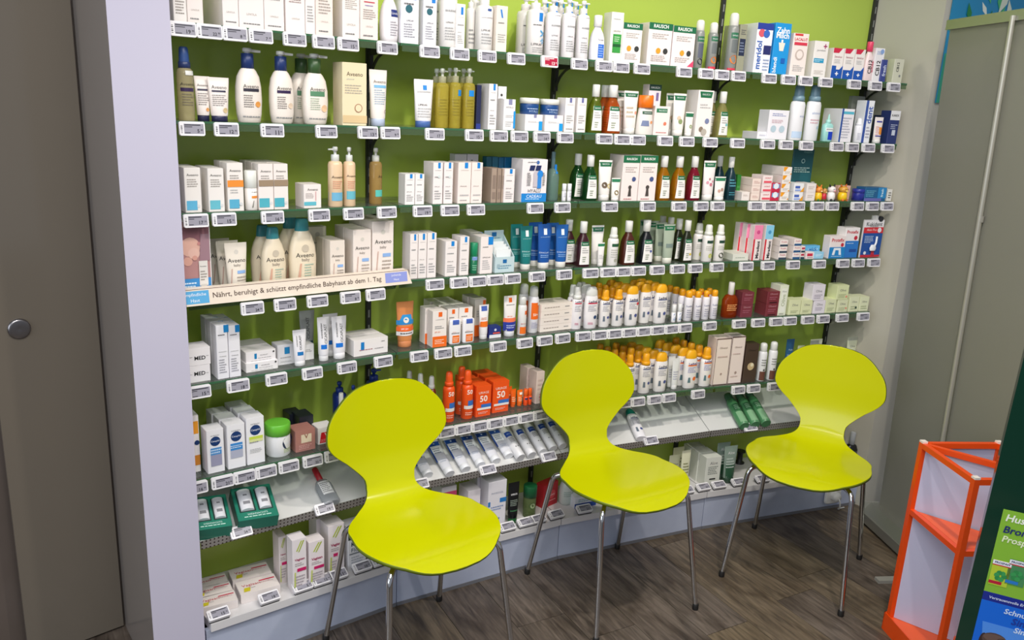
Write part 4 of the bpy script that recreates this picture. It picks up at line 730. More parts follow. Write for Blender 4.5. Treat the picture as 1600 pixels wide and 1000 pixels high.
# --- fifth shelf
rows(5, '''
B 294 329 571 | flat white carton with black letters, lower | d=.06 yb=597 t=.02 | efecee,dcd8d8 | B MED .52 .5 222 .02;L .48 .54 1 999 -.46 -.26;L .48 .54 1 999 .3 .46
B 294 329 543.5 | flat white carton with black letters, upper | d=.06 yb=570.6 t=.02 | efecee,dcd8d8 | B MED .42 .5 222 .02;L .48 .54 1 999 -.46 -.26;L .48 .54 1 999 .3 .46
B 338 356 508 | tall slim white carton with wrapped blue corner, left | d=.042 n=3 t=.014 | ecebf0,a8aab0,1d6e7a | R .16 .86 .6 .998 1a80c0;L .8 .84 1 666;T TOLERIANE .42 .6 444;L .1 .38 6 a4a4ac;L .5 .52 1 bbb
B 357 375 508 | tall slim white carton with wrapped blue corner, right | d=.042 n=3 t=.014 | ecebf0,a8aab0,1d6e7a | R .1 .86 .5 .998 1a80c0;L .8 .84 1 666;T TOLERIANE .42 .6 444;L .1 .38 6 a4a4ac;L .5 .52 1 bbb
B 385 435 565 | flat white carton with blue square, lower | d=.06 t=.03 | efebec,c8c6c4 | R -.22 .3 -.14 .8 1a80b8;T CICAPLAST .6 .26 555 .1;L .3 .4 1 999 -.1 .4;L .1 .2 1 bbb;D .42 .8 .03 333
B 384 431 548 | flat white carton with blue square, upper | d=.06 yb=564.6 t=.036 n=2 | efebec,c8c6c4 | R -.22 .3 -.14 .8 1a80b8;T CICAPLAST .6 .26 555 .1;L .3 .4 1 999 -.1 .4;L .1 .2 1 bbb;D .42 .8 .03 333
B 434 461 538 | square grey-white carton with blue square | d=.045 t=.05 | dcdbdf,a8a6a4 | R -.1 .52 .2 .86 1a80b8;L .3 .4 1 999;L .1 .2 2 bbb
U 457 479 515 | small white balm tube with blue square | d=.03 t=.012 | eceaee f0eef0 | R -.25 .3 .18 .4 1a74b8;V CICAPLAST .0 .65 .4 666;V LA_ROCHE-POSAY -.24 .7 .3 444
U 467 492 485 | grey balm tube standing behind | d=.03 t=.11 | a8aaa8 b8b8b8 | V CICAPLAST 0 .6 .5 666;R -.3 .2 .3 .3 1f4a5a
B 474 491 538 | flat white carton behind the small tube | d=.04 t=.06 | eceaea | L .5 .7 2 999
U 495 515 495 | large white balm tube with blue square, left | d=.034 t=.02 | eceaee f0eef0 | R -.3 .28 .16 .38 1a74d4;V CICAPLAST .1 .62 .44 888;V LA_ROCHE-POSAY -.2 .7 .34 444
U 517 542 494 | large white balm tube with blue square, right | d=.034 t=.02 n=2 dx=-.01 | eceaee f0eef0 | R -.3 .28 .16 .38 1a74d4;V CICAPLAST .1 .62 .44 888;V LA_ROCHE-POSAY -.2 .7 .34 444
B 553 606 529 | long flat white carton with blue square | d=.05 t=.02 n=2 gap=.004 | efeae8,c8c4c0 | R -.3 .34 -.2 .84 1a80c8;L .3 .4 1 a66 -.34 .1;L .7 .8 1 888 .3 .45;L .3 .4 1 999 .1 .4
U 618 647 471 | orange children's sun tube with blue waves | d=.045 t=.035 | d88a50 d88a58 | Z -.5 .5 .5 -.5 .5 .6 2a86c8;Z -.36 .36 .6 -.2 .3 .72 2f96d8;D 0 .6 .16 f0e4d8;R -.5 .36 .5 .46 f06a28;R -.5 .26 .5 .35 e8e4e4;L .28 .34 1 555;T SPF_50+ .41 .4 fff -.1
B 676 698 486 | orange-based sun cream carton, lower front | d=.04 t=.006 n=2 dx=-.006 | f1e8e2,b8b09c | @sun
B 699 716 482 | orange-cornered white carton, middle of three | d=.05 t=.04 n=3 dx=-.006 | f1eae4,b8b09c | R -.1 .84 .16 .97 f06a1e;L .7 .76 1 888;L .4 .6 3 bbb
B 717 738 480 | orange-cornered white carton, right of three | d=.05 t=.04 n=3 dx=-.006 | f1eae4,b8b09c | R -.1 .84 .16 .97 f06a1e;L .7 .76 1 888;L .4 .6 3 bbb
Q 700 720 499 | flat white sun bottle with blue label, left | d=.014 t=.012 | f0eef0 eceaf0 | R -.26 .8 .3 .99 4a66b8;L .4 .5 1 888;T SPF_50+ .5 .3 e06020 -.1;R -.26 .06 .34 .36 f0741e;L .1 .3 3 fbd9c0 -.2 .3
Q 721 741 497 | flat white sun bottle with blue label, right | d=.014 t=.012 | f0eef0 eceaf0 | R -.26 .8 .3 .99 4a66b8;L .4 .5 1 888;T SPF_50+ .5 .3 e06020 -.1;R -.26 .06 .34 .36 f0741e;L .1 .3 3 fbd9c0 -.2 .3
B 742 759 467 | orange-cornered tall carton behind the tube | d=.04 t=.07 n=2 dx=-.006 | ddd6cc,b0a890 | R .2 .8 .45 .96 f06a1e;R -.5 0 .5 .3 ef6c1c;L .5 .7 3 aaa
U 747 764 476 | white sun tube with orange lower half | d=.03 t=.025 | f0ecec e8e6e6 | R -.3 .82 .3 .96 4a66b8;R -.45 .36 .45 .52 f0741e;L .56 .64 2 d07a50
B 764 782 511 | navy and white cube carton | d=.035 t=.03 | 24357e,1d2a66 | R -.5 0 .5 .3 e6e6ea;D 0 .74 .1 d8e0f0;R -.2 .38 .4 .5 e85a40
U 785 808 462 | white sun tube with orange and navy base | d=.04 t=.02 | efe9e6 e6e6ea | R -.14 .84 .1 .95 f06a1e;L .76 .8 1 888;T SPF_50+ .5 .4 e06020 -.1;R -.5 .36 .5 .46 f07a50;R -.5 .14 .5 .36 2a3a9a;L .2 .3 2 c0c8e8
C 809 823 463 | slim white spray can with orange base | t=.02 | e8e6e4 d8d8d4 | R .05 .54 .45 .64 f06a1e;T SPF_50+ .3 .6 c03020 -.05;R -.5 .04 .5 .22 ef7420
C 825 842 447 | tall white spray can with orange middle | t=.03 n=2 dx=-.014 | e8e6ea d8d8d4 | R -.5 .3 .5 .66 f06c1a;R .2 .6 .45 .7 e8e8e8;B 50+ .4 .5 fbe9d8;L .1 .24 4 a8a8c0
B 843 891 508 | long cream carton, lowest of the stack | d=.08 stack=4 h=.0235 t=.03 | efe4da,c8beb0,e4d8ca | L .35 .65 1 a89a90 -.4 .1;L .35 .65 1 8a8a8a .25 .4
S 893 910 448 | white sprayer bottle with red line | d=.03 t=.02 n=2 | f1ecee e8e8e4 e0e0dc | @lar
L 912 935 448 | all-white lotion bottle with red line | d=.032 t=.014 n=3 gap=.006 | f2edee dcdcd8 | @lar
S 936 954 452 | white sprayer bottle with yellow cap, left | d=.03 t=.02 n=4 dx=-.008 | f1ecea f2a91c f2a91c | @lad
S 956 975 451 | white sprayer bottle with yellow cap, right | d=.03 t=.02 n=4 dx=-.008 | f1ecea f2a91c f2a91c | @lad
L 976 999 446 | yellow-capped lotion bottle with red dot, left | d=.03 t=.012 n=4 dx=-.01 | f1ecea f2b01e | @lad;D .3 .56 .1 d8283c
L 998 1018 443 | yellow-capped lotion bottle, middle of three | d=.03 t=.03 n=3 dx=-.004 | f1ecea f2b01e | @lad
L 1021 1044 444 | yellow-capped lotion bottle, right of three | d=.03 t=.012 n=4 dx=-.008 | f1ecea f2b01e | @lad
K 1048 1055 476 | thin white stick tube, left of two | t=.014 | f0eef0 e8e8e8 | V sun 0 .3 .4 8aa0c0
K 1057 1064 475 | thin white stick tube, right of two | t=.014 | f0eef0 e8e8e8 | V sun 0 .3 .4 8aa0c0
C 1068 1082 454 | yellow-capped small can, first of four | d=.03 t=.014 n=4 dx=-.006 | ece8ee f4a81c | T Ladival .5 .8 3a4a80;L .1 .4 4 99a;D .2 .86 .12 c83a4a
C 1083 1095 455 | yellow-capped small can, second of four | d=.03 t=.014 n=2 | ece8ee f4a81c | T Ladival .5 .8 3a4a80;L .1 .4 4 99a
C 1096 1108 454 | yellow-capped small can, third of four | d=.03 t=.014 n=2 | ece8ee f4a81c | T Ladival .5 .8 3a4a80;L .1 .4 4 99a;D .0 .86 .12 c83a4a
C 1109 1121 453 | yellow-capped small can, fourth of four | d=.03 t=.014 n=2 | ece8ee f4a81c | T Ladival .5 .8 3a4a80;L .1 .4 4 99a
F 1128 1154 441 | amber oil bottle with white cap | d=.04 t=.014 | clear:b84410 ece8e4 | L .2 .4 4 f0b070
B 1156 1174 473 | maroon carton beside amber bottle, lower | d=.05 stack=2 h=.0485 t=.018 | 7a3440,6a3420 | T Olivenol .8 .6 c8909a;L .3 .6 2 a86070
B 1195 1214 472 | maroon carton with dark side, lower | d=.07 stack=2 h=.0485 t=.014 | 7a3038,4e2212 | T Olivenol .8 .6 c8909a;L .3 .6 2 a86070;R -.3 .06 .3 .14 3a1418
B 1217 1230 446 | tall pale green carton with white frame | d=.06 t=.014 | e4e8d2,c4caa8 | R -.3 .1 .3 .9 eef0e4;T Aloe .8 .5 888;V Olive 0 .5 .4 b8c0a0;L .03 .07 1 666
B 1231 1249 469 | pale green carton, left of wide pair | d=.055 t=.014 | dfe3b8,c0c696,d3d8a6 | T Olive .66 .5 777;L .1 .3 3 a8b088
B 1250 1267 469 | pale green carton, right of wide pair | d=.055 t=.014 | dfe3b8,c0c696,d3d8a6 | T Olive .66 .5 777;L .1 .3 3 a8b088
B 1269 1287 470 | white-lilac carton, lower | d=.055 t=.014 | e8e2ea,c6c6b4 | T Olive .7 .5 777;L .2 .5 3 a8a0b0
B 1270 1289 445 | white-lilac carton in clear wrap, upper | d=.055 yb=469.5 t=.014 | e8e2ea,b8bca4 | T Olive .6 .5 777;L .1 .4 3 a8a0b0
B 1288 1304 468 | pale green carton beside white-lilac one | d=.05 t=.014 | dde2b8,c0c696 | T Olive .7 .5 777;L .1 .4 3 a8b088
B 1306 1322 468.5 | pale green carton with dark lid line, lower | d=.055 t=.014 | dfe3bc,c0c696,6a7058 | T Olive .66 .5 777;L .1 .4 3 a8b088;D .34 .3 .08 e89a80
B 1308 1326 446 | pale green carton, topmost right | d=.055 yb=468 t=.014 | dfe6b4,b4bc88,d6de9c | T Olive .66 .5 777;L .1 .4 3 a8b088;D .34 .2 .08 e89a80
B 1325 1340 464 | pale green carton with black dot, rightmost pair | d=.055 t=.014 | e2e6c0,c0c696 | T Olive .66 .5 777;L .1 .4 2 a8b088;D .2 .26 .1 3a5040
B 1341 1355 464 | pale green carton, far right end | d=.055 t=.014 | e2e6c0,c0c696 | T Olive .66 .5 777;L .1 .4 2 a8b088
''')
# --- sixth shelf
rows(6, '''
B 290 311 650 | white carton with orange blocks behind post edge | d=.05 t=.05 | f0ecec | R .0 .68 .45 .9 f0a030;D .3 .52 .2 16386e;R .0 .12 .48 .3 d88a30
B 323 350 671 | slim white carton with blue oval and blue label | d=.05 t=.02 | efeef2 | @cet;R -.3 .28 .34 .58 4a90d0;R -.3 .16 .34 .42 9a9ab4;L .44 .56 2 d0e4f8
B 355 383 663 | white carton with blue oval and sky label | d=.05 t=.02 n=3 dx=-.004 | efeef2 | @cet;R -.34 .42 .34 .58 3a8ad0;R -.34 .24 .34 .42 b0b4c8;L .46 .54 2 d0e4f8
B 385 413 652 | taller white carton with blue oval, lime strip | d=.05 t=.02 n=3 dx=-.004 | efeef2 | @cet;R -.36 .54 .4 .6 c8dc50;R -.36 .48 .4 .54 dde4a0;L .24 .34 3 bbb;L .46 .5 1 999
J 415 453 659 | wide white jar with bright green lid | t=.02 | eeeef0 6cc03c | D .3 .42 .3 1a2a50;T Cetaphil .42 .42 f0f4ff .28;L .12 .26 3 b8c890 .05 .45
B 462 493 672 | rose metallic cube carton | d=.06 t=.03 | a8746c,8a5850,8f6a5c | R -.22 .4 .3 .8 d8c8b0;B V .7 .2 8a5048 .04;L .1 .32 3 d8a8a0
B 497 522 667 | black-topped white carton with red label | d=.05 t=.05 | e8e4e2,1c1e24,1c2026 | Z -.4 .5 .06 -.3 .5 .7 c81c28;B V .56 .2 f0e0e0;L .1 .3 3 f09090
B 468 490 650 | black square carton behind, left one | d=.06 t=.095 | 202430,16181e,1c2026 | R -.5 .2 .5 .24 c8c8c8;R -.1 .6 .1 .7 aaa
B 453 473 646 | black square carton behind, far left one | d=.055 t=.142 | 202430,16181e,1c2026 | R -.5 .2 .5 .24 c8c8c8;R -.1 .6 .1 .7 aaa
P 520 541 596 | dark blue bottle behind left chair, left | d=.05 t=.12 sp=.3 | 1c2f7c 1c3a94 1c3a94 |
P 544 560 602 | dark blue bottle behind left chair, middle | d=.04 t=.05 sp=.3 | 1c2f7c 1c3a94 1c3a94 |
P 572 596 576 | tall dark blue pump bottle before the upright | d=.05 t=.135 sp=1 | 1c2f7c 1c3a94 1c3a94 |
F 523 543 614 | clear bottle with white cap behind left chair | d=.04 t=.05 | clear:8a88a0 e8e8e4 | L .2 .4 3 667
S 667 681 588 | dark red bottle with white sprayer, front | d=.036 t=.06 n=4 dx=-.022 | 6a2418 ecece8 f0f0ee |
S 692 711 581 | bright orange sun spray bottle, left one | d=.04 t=.02 | f0551a f0551a f05a1e | @uri
S 721 740 579 | bright orange sun spray bottle, right one | d=.04 t=.02 n=2 | f0551a f0551a f05a1e | @uri
B 744 767 603 | bright orange sun carton, shorter row | d=.045 t=.025 n=4 dx=-.004 | f0551a,e0481a,e85a24 | @uri
B 770 795 596 | bright orange sun carton, taller row | d=.045 t=.035 n=4 dx=-.004 | f0551a,d8441a,e85a24 | @uri
U 796 806 608 | orange sun tube beside taller cartons | d=.025 t=.05 n=2 | f2661c f2661c | L .3 .6 3 fbd0a8
U 806 816 609 | orange sun tube with white patch | d=.025 t=.05 | f2701c f2701c | R -.1 .7 .4 .84 fff4e8;L .3 .6 3 fbd0a8
K 817 824 608 | orange lip stick with navy print, left | d=.018 t=.05 | e8501c f0641c | R -.4 .36 .4 .48 3a3a6a
K 824 830 607 | orange lip stick with navy print, right | d=.018 t=.05 | e8501c f0641c | R -.4 .36 .4 .48 3a3a6a
B 838 850 581 | tall blush carton beside middle chair | d=.05 t=.05 n=3 gap=.004 dx=-.006 | e6d2c8,c8b4a8 | V UV .1 .2 .2 e07a80;L .4 .8 3 d8c0b8
S 955 970 562 | yellow-capped spray half behind middle chair | d=.034 t=.03 n=5 dx=-.012 | f1ecea f2a91c f2a91c |
S 974 992 554 | yellow-capped spray with navy line, left | d=.034 t=.016 n=6 dx=-.010 | f1ecea f2a91c f2a91c | @lad
S 998 1018 552 | yellow-capped spray with navy line, right | d=.034 t=.016 n=6 dx=-.010 | f1ecea f2a91c f2a91c | @lad
L 1021 1044 551 | yellow-capped lotion with navy line | d=.034 t=.014 n=6 dx=-.010 | f1ecea f2b01e | @lad
U 1048 1061 560 | small clear-white tube between lotions | d=.024 t=.02 n=2 | e4e4e2 eceae8 | L .3 .6 4 aab
L 1067 1090 547 | yellow-capped lotion with orange line | d=.034 t=.012 n=6 dx=-.010 | f1ecea f2b01e | @lao
S 1093 1113 543 | yellow-capped spray with orange line | d=.034 t=.014 n=6 dx=-.010 | f1ecea f2a91c f2a91c | @lao
B 1118 1141 529 | tall blush carton with brown edges, left | d=.06 t=.016 | ecdcd2,d8c8b8,e0d4c6 | R -.5 .98 .5 1 5a4038;R -.5 0 .5 .015 5a4038;R .47 0 .5 1 5a4038;R -.5 0 -.47 1 5a4038;T Olivenol .8 .5 8a7a70;L .58 .64 1 c8b0a8;D 0 .24 .06 a89088
B 1142 1163 526 | tall blush carton with brown edges, right | d=.06 t=.016 | ecdcd6,d8c8b8,e0d4c6 | R -.5 .98 .5 1 5a4038;R -.5 0 .5 .015 5a4038;R .47 0 .5 1 5a4038;R -.5 0 -.47 1 5a4038;T Olivenol .78 .5 8a7a70;L .62 .66 1 c8b0a8;D 0 .24 .08 a89088;L .14 .18 1 c8b0a8
B 1164 1184 538 | dark brown carton with pale shell motif | d=.045 t=.016 | 4a3a30,3a2c26 | T Olivenol .84 .6 2a2018;D 0 .42 .26 c8b088;D .08 .46 .12 e8dcc0
C 1184 1198 536 | white foam can with brown base, left | t=.014 | ecebee e4e4e0 | R -.5 .02 .5 .26 6a4238;L .4 .6 3 888;D 0 .3 .12 555
C 1200 1214 534 | white foam can with brown base, right | t=.014 | ecebee e4e4e0 | R -.5 .02 .5 .26 6a4238;L .4 .6 3 888;D 0 .3 .12 555
U 1225 1240 530 | steel blue tube behind right chair | d=.03 t=.06 | 2f5f8a 2f5f8a | T Aqua .7 .5 c8dcec;L .4 .6 2 9ab8d0
U 1242 1255 540 | small pale green tube behind right chair | d=.026 t=.06 | d8deb8 e0e4c8 | L .6 .8 2 9aa07a
U 1261 1284 530 | pale olive tube with grey top behind right chair | d=.03 t=.06 | e4e6cc e4e4d8 | R -.5 .86 .2 .96 a8aaa0;L .6 .75 2 8a9070
U 1319 1339 527 | pale green tube right of the right chair's back | d=.03 t=.06 | dde2c4 e4e4d8 | R -.5 .9 .5 1 b0b4a4;T Olive .72 .5 777;L .4 .6 3 9aa088
''')
# --- bottom deck
rows(8, '''
B 436 448 838 | white carton with lime fan, rear | d=.05 t=.10 | e8dedc,c8c0bc | @vag
B 457 479 842 | white carton with lime fan, left of two small | d=.045 t=.03 | efe8ea,c8c4c4 | @vag
B 483 507 845 | white carton with lime fan, right of two small | d=.045 t=.03 | efe6e8,c8c4c4 | @vag
B 513 538 820 | tall white carton with lime fan behind chair leg | d=.06 t=.05 n=2 dx=-.01 | ece4e6,c0b8b8 | @vag
B 544 572 822 | white carton with large grey letters | d=.06 t=.05 | e6e6ea,8a8c88,7c846c | Z -.5 .5 .72 -.5 .5 .98 3a4a40;D .1 .84 .2 d0603a;B Kap .6 .5 33404a -.08;T Flora .48 .62 4a5a66 -.02;R -.44 .38 .44 .41 7a828a;L .1 .34 4 b0b4bc
B 578 600 862 | low white carton with violet print | d=.05 t=.05 | e4e2ec | L .3 .8 3 6a5ab0
B 690 713 760 | white carton with pink upper half | d=.08 t=.08 | eeeaec,b84a6a,f0ecec | R -.5 .45 .5 .9 e0507c;T AMSELI .68 .76 fbe4ec
B 731 750 766 | small white carton with blue tab | d=.07 t=.07 | efe8ec,d8ccc8 | T PHYSIOGEL .55 .7 9aa0b4;R .1 .3 .5 .44 2f80c8;L .1 .26 2 aaa
B 763 791 752 | tall white carton with blue tabs | d=.06 t=.06 n=2 dx=-.01 | efecf2,d4d0d4 | T PHYSIOGEL .76 .66 8a90a8;R .14 .55 .5 .64 2f80c8;R -.5 .5 -.38 .6 2f80c8;L .4 .5 2 8aa0c8;Z -.1 .1 .12 .0 .16 .24 2a6ab8;L .06 .12 1 bbb
U 792 812 754 | black tube with green stripe on cap | d=.035 t=.06 | 16181a 2a6a3a | B SPEICK .72 .6 e8e8e8;L .44 .6 4 9aa89a;L .3 .36 1 4a8a5a
J 817 838 758 | frosted green-lidded jar with plant emblem | d=.045 t=.07 | clear:8ca068 165a34 | D 0 .4 .26 4a6a3a;D 0 .4 .2 a8b890;T w .4 .16 3a5a30
B 845 872 756 | red faceted gift pack | d=.04 t=.12 y=14 | b8202a,8a1820 | D .1 .5 .22 d84a50;T love .5 .3 f4d0d0 .1;L .2 .3 1 f0a0a0
O 873 896 742 | large pale grey lotion bottle under middle chair | d=.05 t=.1 | c9d2cc d4dad4 | L .3 .5 3 9ab0a8;R .4 .2 .5 .6 2a9cb8
B 897 930 775 | blue and white carton under middle chair | d=.06 t=.07 | e6eaf2 | R -.5 0 .5 .4 2a50a8;L .5 .8 2 8aa
U 1048 1069 699 | cream tube at back under middle chair's edge | d=.03 t=.15 | dfe0b8 e4e4c8 | L .4 .7 3 8a8a60
U 1042 1063 711 | cream tube in front, left | d=.03 t=.108 | e2e3c2 e4e4c8 | T Olive .7 .5 777;L .4 .6 2 8a8a60
U 1062 1079 704 | cream tube with dark base band | d=.03 t=.066 | e6e6c6 e4e4c8 | R -.4 .2 .4 .26 2a2c24;L .4 .7 4 8a8a60
B 1102 1125 715 | white carton with slate print, front of three | d=.05 t=.06 n=3 dx=-.004 | e2e4da,c0c2ac,dcdece | T Aloe .8 .5 777;L .4 .7 5 8a9088;R -.2 .22 .2 .27 333
U 1128 1152 697 | tube fading from clear to dark green | d=.035 t=.06 n=2 dx=-.008 | 8a9c90 2f4a38 | Z -.4 .4 .14 -.46 .46 .5 2f5a40;T Aloe .82 .5 e8e8e8;L .4 .7 4 c8d4cc
U 1187 1209 692 | pale tube lying back near right chair | d=.03 t=.16 | d4dacc e0e4d8 | L .4 .8 3 9aa89a
F 1318 1341 676 | black scent bottle with silver cap | d=.04 t=.05 | 16181a b8bcc0 | L .3 .5 2 666
''')
# ------------------------------------------------------------------ special shelf goods
# printed picture box and baby-care strip on the fourth shelf
i, s0, z_ = facet(283, 390, .016); s1, _ = on_plane(329, 390, 0, .016); ztop = on_plane(306, 346, 0, .016)[1]
W = s1 - s0; H = ztop - Z[4]; p = P(0, (s0 + s1) / 2, .03)
r = thing('picture_box', 'upright picture carton showing a baby face, far left of the fourth shelf', 'carton', (p.x, p.y, Z[4]), ANG[0])
b = MB(); b.box(-W / 2, W / 2, -.014, .014, 0, H, M('e9e2e0', .4)); b.build('carton', r)
b = print_mesh('B', W, H, .028, 'R -.5 0 .46 1 8a5a5c;R -.5 .06 .46 1 b98a88;R -.5 .62 .46 .93 9a6a72;D -.2 .68 .34 e2b4a4;D -.08 .6 .2 e6bcae;D -.3 .5 .16 dca898;D .1 .72 .06 c88a86;D -.06 .54 .09 d8a092;Z .1 .46 .5 .16 .46 .84 a2808a;T HAUT .95 .6 d8c4c4;R -.5 .08 .46 .28 3f8fd0;L .12 .24 3 d8ecfa -.46 .0;R .06 .18 .36 .5 e6e2dc;T Aveeno .43 .22 555 .2;L .24 .38 4 9a948c .1 .32;R .1 .16 .3 .2 d8d4cc'); b.build('printed_front', r)
r = thing('shelf_banner', 'cream printed strip about baby skin along the fourth shelf front', 'banner', (FR[0].x, FR[0].y, Z[4]), ANG[0])
a0, zt = on_plane(288, 441, 0, -.015); a1, _ = on_plane(640, 425, 0, -.015); a0 = .0725
zb_ = -.006; zt_ = .036; L_ = a1 - a0
b = MB(); CR = M('eadccb', .45)
b.hexa([(a0, -.026, zb_), (a1 + .003, -.026, zb_), (a1 + .003, -.0225, zb_), (a0, -.0225, zb_), (a0, -.018, zt_), (a1 - .01, -.018, zt_), (a1 - .01, -.0145, zt_), (a0, -.0145, zt_)], CR); b.build('front_strip', r)
b = MB(); b.box(a0, a1 - .012, -.0145, .006, .031, .036, CR); b.build('top_ledge', r)
b = MB()
def strip(u, v, e=.0004):   # u along strip 0..L_, v 0..1 up
    return (a0 + u, -.026 + .008 * v - e, zb_ + (zt_ - zb_) * v)
def srect(u0, u1, v0, v1, mt, e): b.add([strip(u0, v0, e), strip(u1, v0, e), strip(u1, v1, e), strip(u0, v1, e)], [[0, 1, 2, 3]], mt)
def stext(s, uc, vc, wd, mt, e=.0008, bold=False):
    vs, fs, asp = text_geo(s, bold); b.add([strip(uc + x * wd, vc + y * wd / (zt_ - zb_), e) for x, y in vs], fs, mt)
srect(.0, L_ - .004, .955, .985, M('6a4a40', .5), .0004)
def sp_(u): return on_plane(u, 450, 0, -.022)[0] - a0
srect(0, sp_(326), .12, .88, M('5aa8d8', .4), .0004); stext('empfindliche', sp_(304), .64, .055, M('f2f6fa', .5)); stext('Haut', sp_(304), .32, .022, M('f2f6fa', .5))
srect(sp_(602), sp_(636), .2, .88, M('8f9ada', .4), .0004); stext('juckende', sp_(619), .68, .032, M('f4f4fc', .5)); stext('Haut', sp_(619), .4, .017, M('f4f4fc', .5))
stext('N\u00e4hrt, beruhigt & sch\u00fctzt empfindliche Babyhaut ab dem 1. Tag', (sp_(329) + sp_(598)) / 2, .5, (sp_(598) - sp_(329)) * .98, M('4a342c', .5))
b.build('printed_lettering', r)['kind'] = 'stuff'
# clear display tray with sachets
i, sa, _ = facet(774, 400, .012); sb, _ = on_plane(804, 400, i, .012); W = sb - sa; p = P(i, (sa + sb) / 2, .05); zt = on_plane(790, 359, i, .09)[1] - Z[4]
r = thing('display_tray', 'pale blue open display box of white sachets on the fourth shelf', 'display box', (p.x, p.y, Z[4]), ANG[i])
PB = M('c4d8dc', .35); b = MB(); b.box(-W / 2, W / 2, -.038, -.036, 0, .05, PB); b.build('front_panel', r)
b = MB(); b.box(-W / 2, W / 2, .038, .040, 0, zt, PB); b.build('back_card', r)
b = MB(); b.box(-W / 2, W / 2, -.036, .038, 0, .002, PB); b.build('floor_panel', r)
for sx in (-1, 1):
    x = sx * (W / 2 - .001); b = MB(); b.hexa([(x - .001, -.036, .002), (x + .001, -.036, .002), (x + .001, .038, .002), (x - .001, .038, .002), (x - .001, -.036, .05), (x + .001, -.036, .05), (x + .001, .038, zt - .012), (x - .001, .038, zt - .012)], PB); b.build('side_panel', r)
b = print_mesh('B', W, .05, .076, 'R -.1 .6 .1 .84 1a6aa8;L .2 .5 2 6a9ab0;R -.4 .3 -.25 .55 a0b8c0'); b.build('printed_front', r)
b = print_mesh('B', W, zt, .0, 'R -.12 .84 .12 .95 1a6aa8;L .78 .82 1 6a9ab0'); o = b.build('printed_back', r); o.location = (0, .0375, 0)
for q in range(4):
    t_ = thing('sachet', f"white sachet, {['front', 'second', 'third', 'rear'][q]} one in the pale blue display box", 'sachet', (0, 0, 0), ANG[i], 'sachets in the display box')
    pq = P(i, (sa + sb) / 2, .022 + q * .016); t_.location = (pq.x, pq.y, Z[4] + .0025)
    b = MB(); w_ = W * .40; h_ = .07 + q * .006; b.rings([ring(w_, .0006, 4, .0, 12), ring(w_, .0008, 4, .005, 12), ring(w_ * .96, .005, 2, h_ * .5, 12), ring(w_, .0008, 4, h_ - .005, 12), ring(w_, .0006, 4, h_, 12)], M('ecf0f0', .3)); b.build('pouch', t_)
    b = MB(); b.box(-w_ * .3, w_ * .3, -.0058, -.0052, h_ * .42, h_ * .58, M('3a8ac0', .4)); b.build('printed_label', t_)
# hanging blister pack, fourth shelf right
i, sa, _ = facet(1344, 395, .02); sb, _ = on_plane(1374, 395, i, .02); W = sb - sa; H = on_plane(1358, 337, i, .02)[1] - Z[4]; p = P(i, (sa + sb) / 2, .024)
r = thing('brush_pack', 'red and blue blister pack with white brush, right end of the fourth shelf', 'blister pack', (p.x, p.y, Z[4]), ANG[i])
b = MB(); b.prism([(-W / 2, -.004), (W / 2, -.004), (W / 2, .004), (-W / 2, .004)], 0, H * .9, M('e9e6e8', .4)); b.prism([(-W * .12, -.004), (W * .16, -.004), (W * .16, .004), (-W * .12, .004)], H * .9, H, M('dcdcd8', .4)); b.build('card', r)
print_mesh('B', W, H, .008, 'R -.5 .02 .5 .66 1c4f9c;R -.5 0 .5 .05 c8283c;R -.5 .58 .5 .72 d02a34;T Aktiv_Plus .66 .5 f4e0e0 -.1;D .3 .65 .1 e8e8ec;T Kukident .8 .8 33343a;T Prothesen .745 .4 777;L .34 .52 5 b8d0ee -.4 .05;Z .02 .2 .05 .04 .12 .3 c8283c;D -.3 .1 .07 e0e4ec').build('printed_front', r)
b = MB(); b.tube([(W * .2, -.008, H * .5), (W * .18, -.010, H * .35), (W * .1, -.011, H * .24)], .004, M('eef2f6', .3)); b.build('brush_handle', r)
b = MB(); b.rings([ring(W * .14, .004, 2, H * .16, 12), ring(W * .17, .006, 2, H * .22, 12), ring(W * .1, .004, 2, H * .3, 12)], M('f0f4f8', .35)); o = b.build('brush_head', r); o.location = (W * .04, -.011, 0)
b = MB(); b.rings([[(W * .3 + .011 * math.cos(6.283 * q / 16), yy, H * .92 + .011 * math.sin(6.283 * q / 16)) for q in range(16)] for yy in (-.006, .002)], M('26262a', .4), True, False); b.build('round_sticker', r)
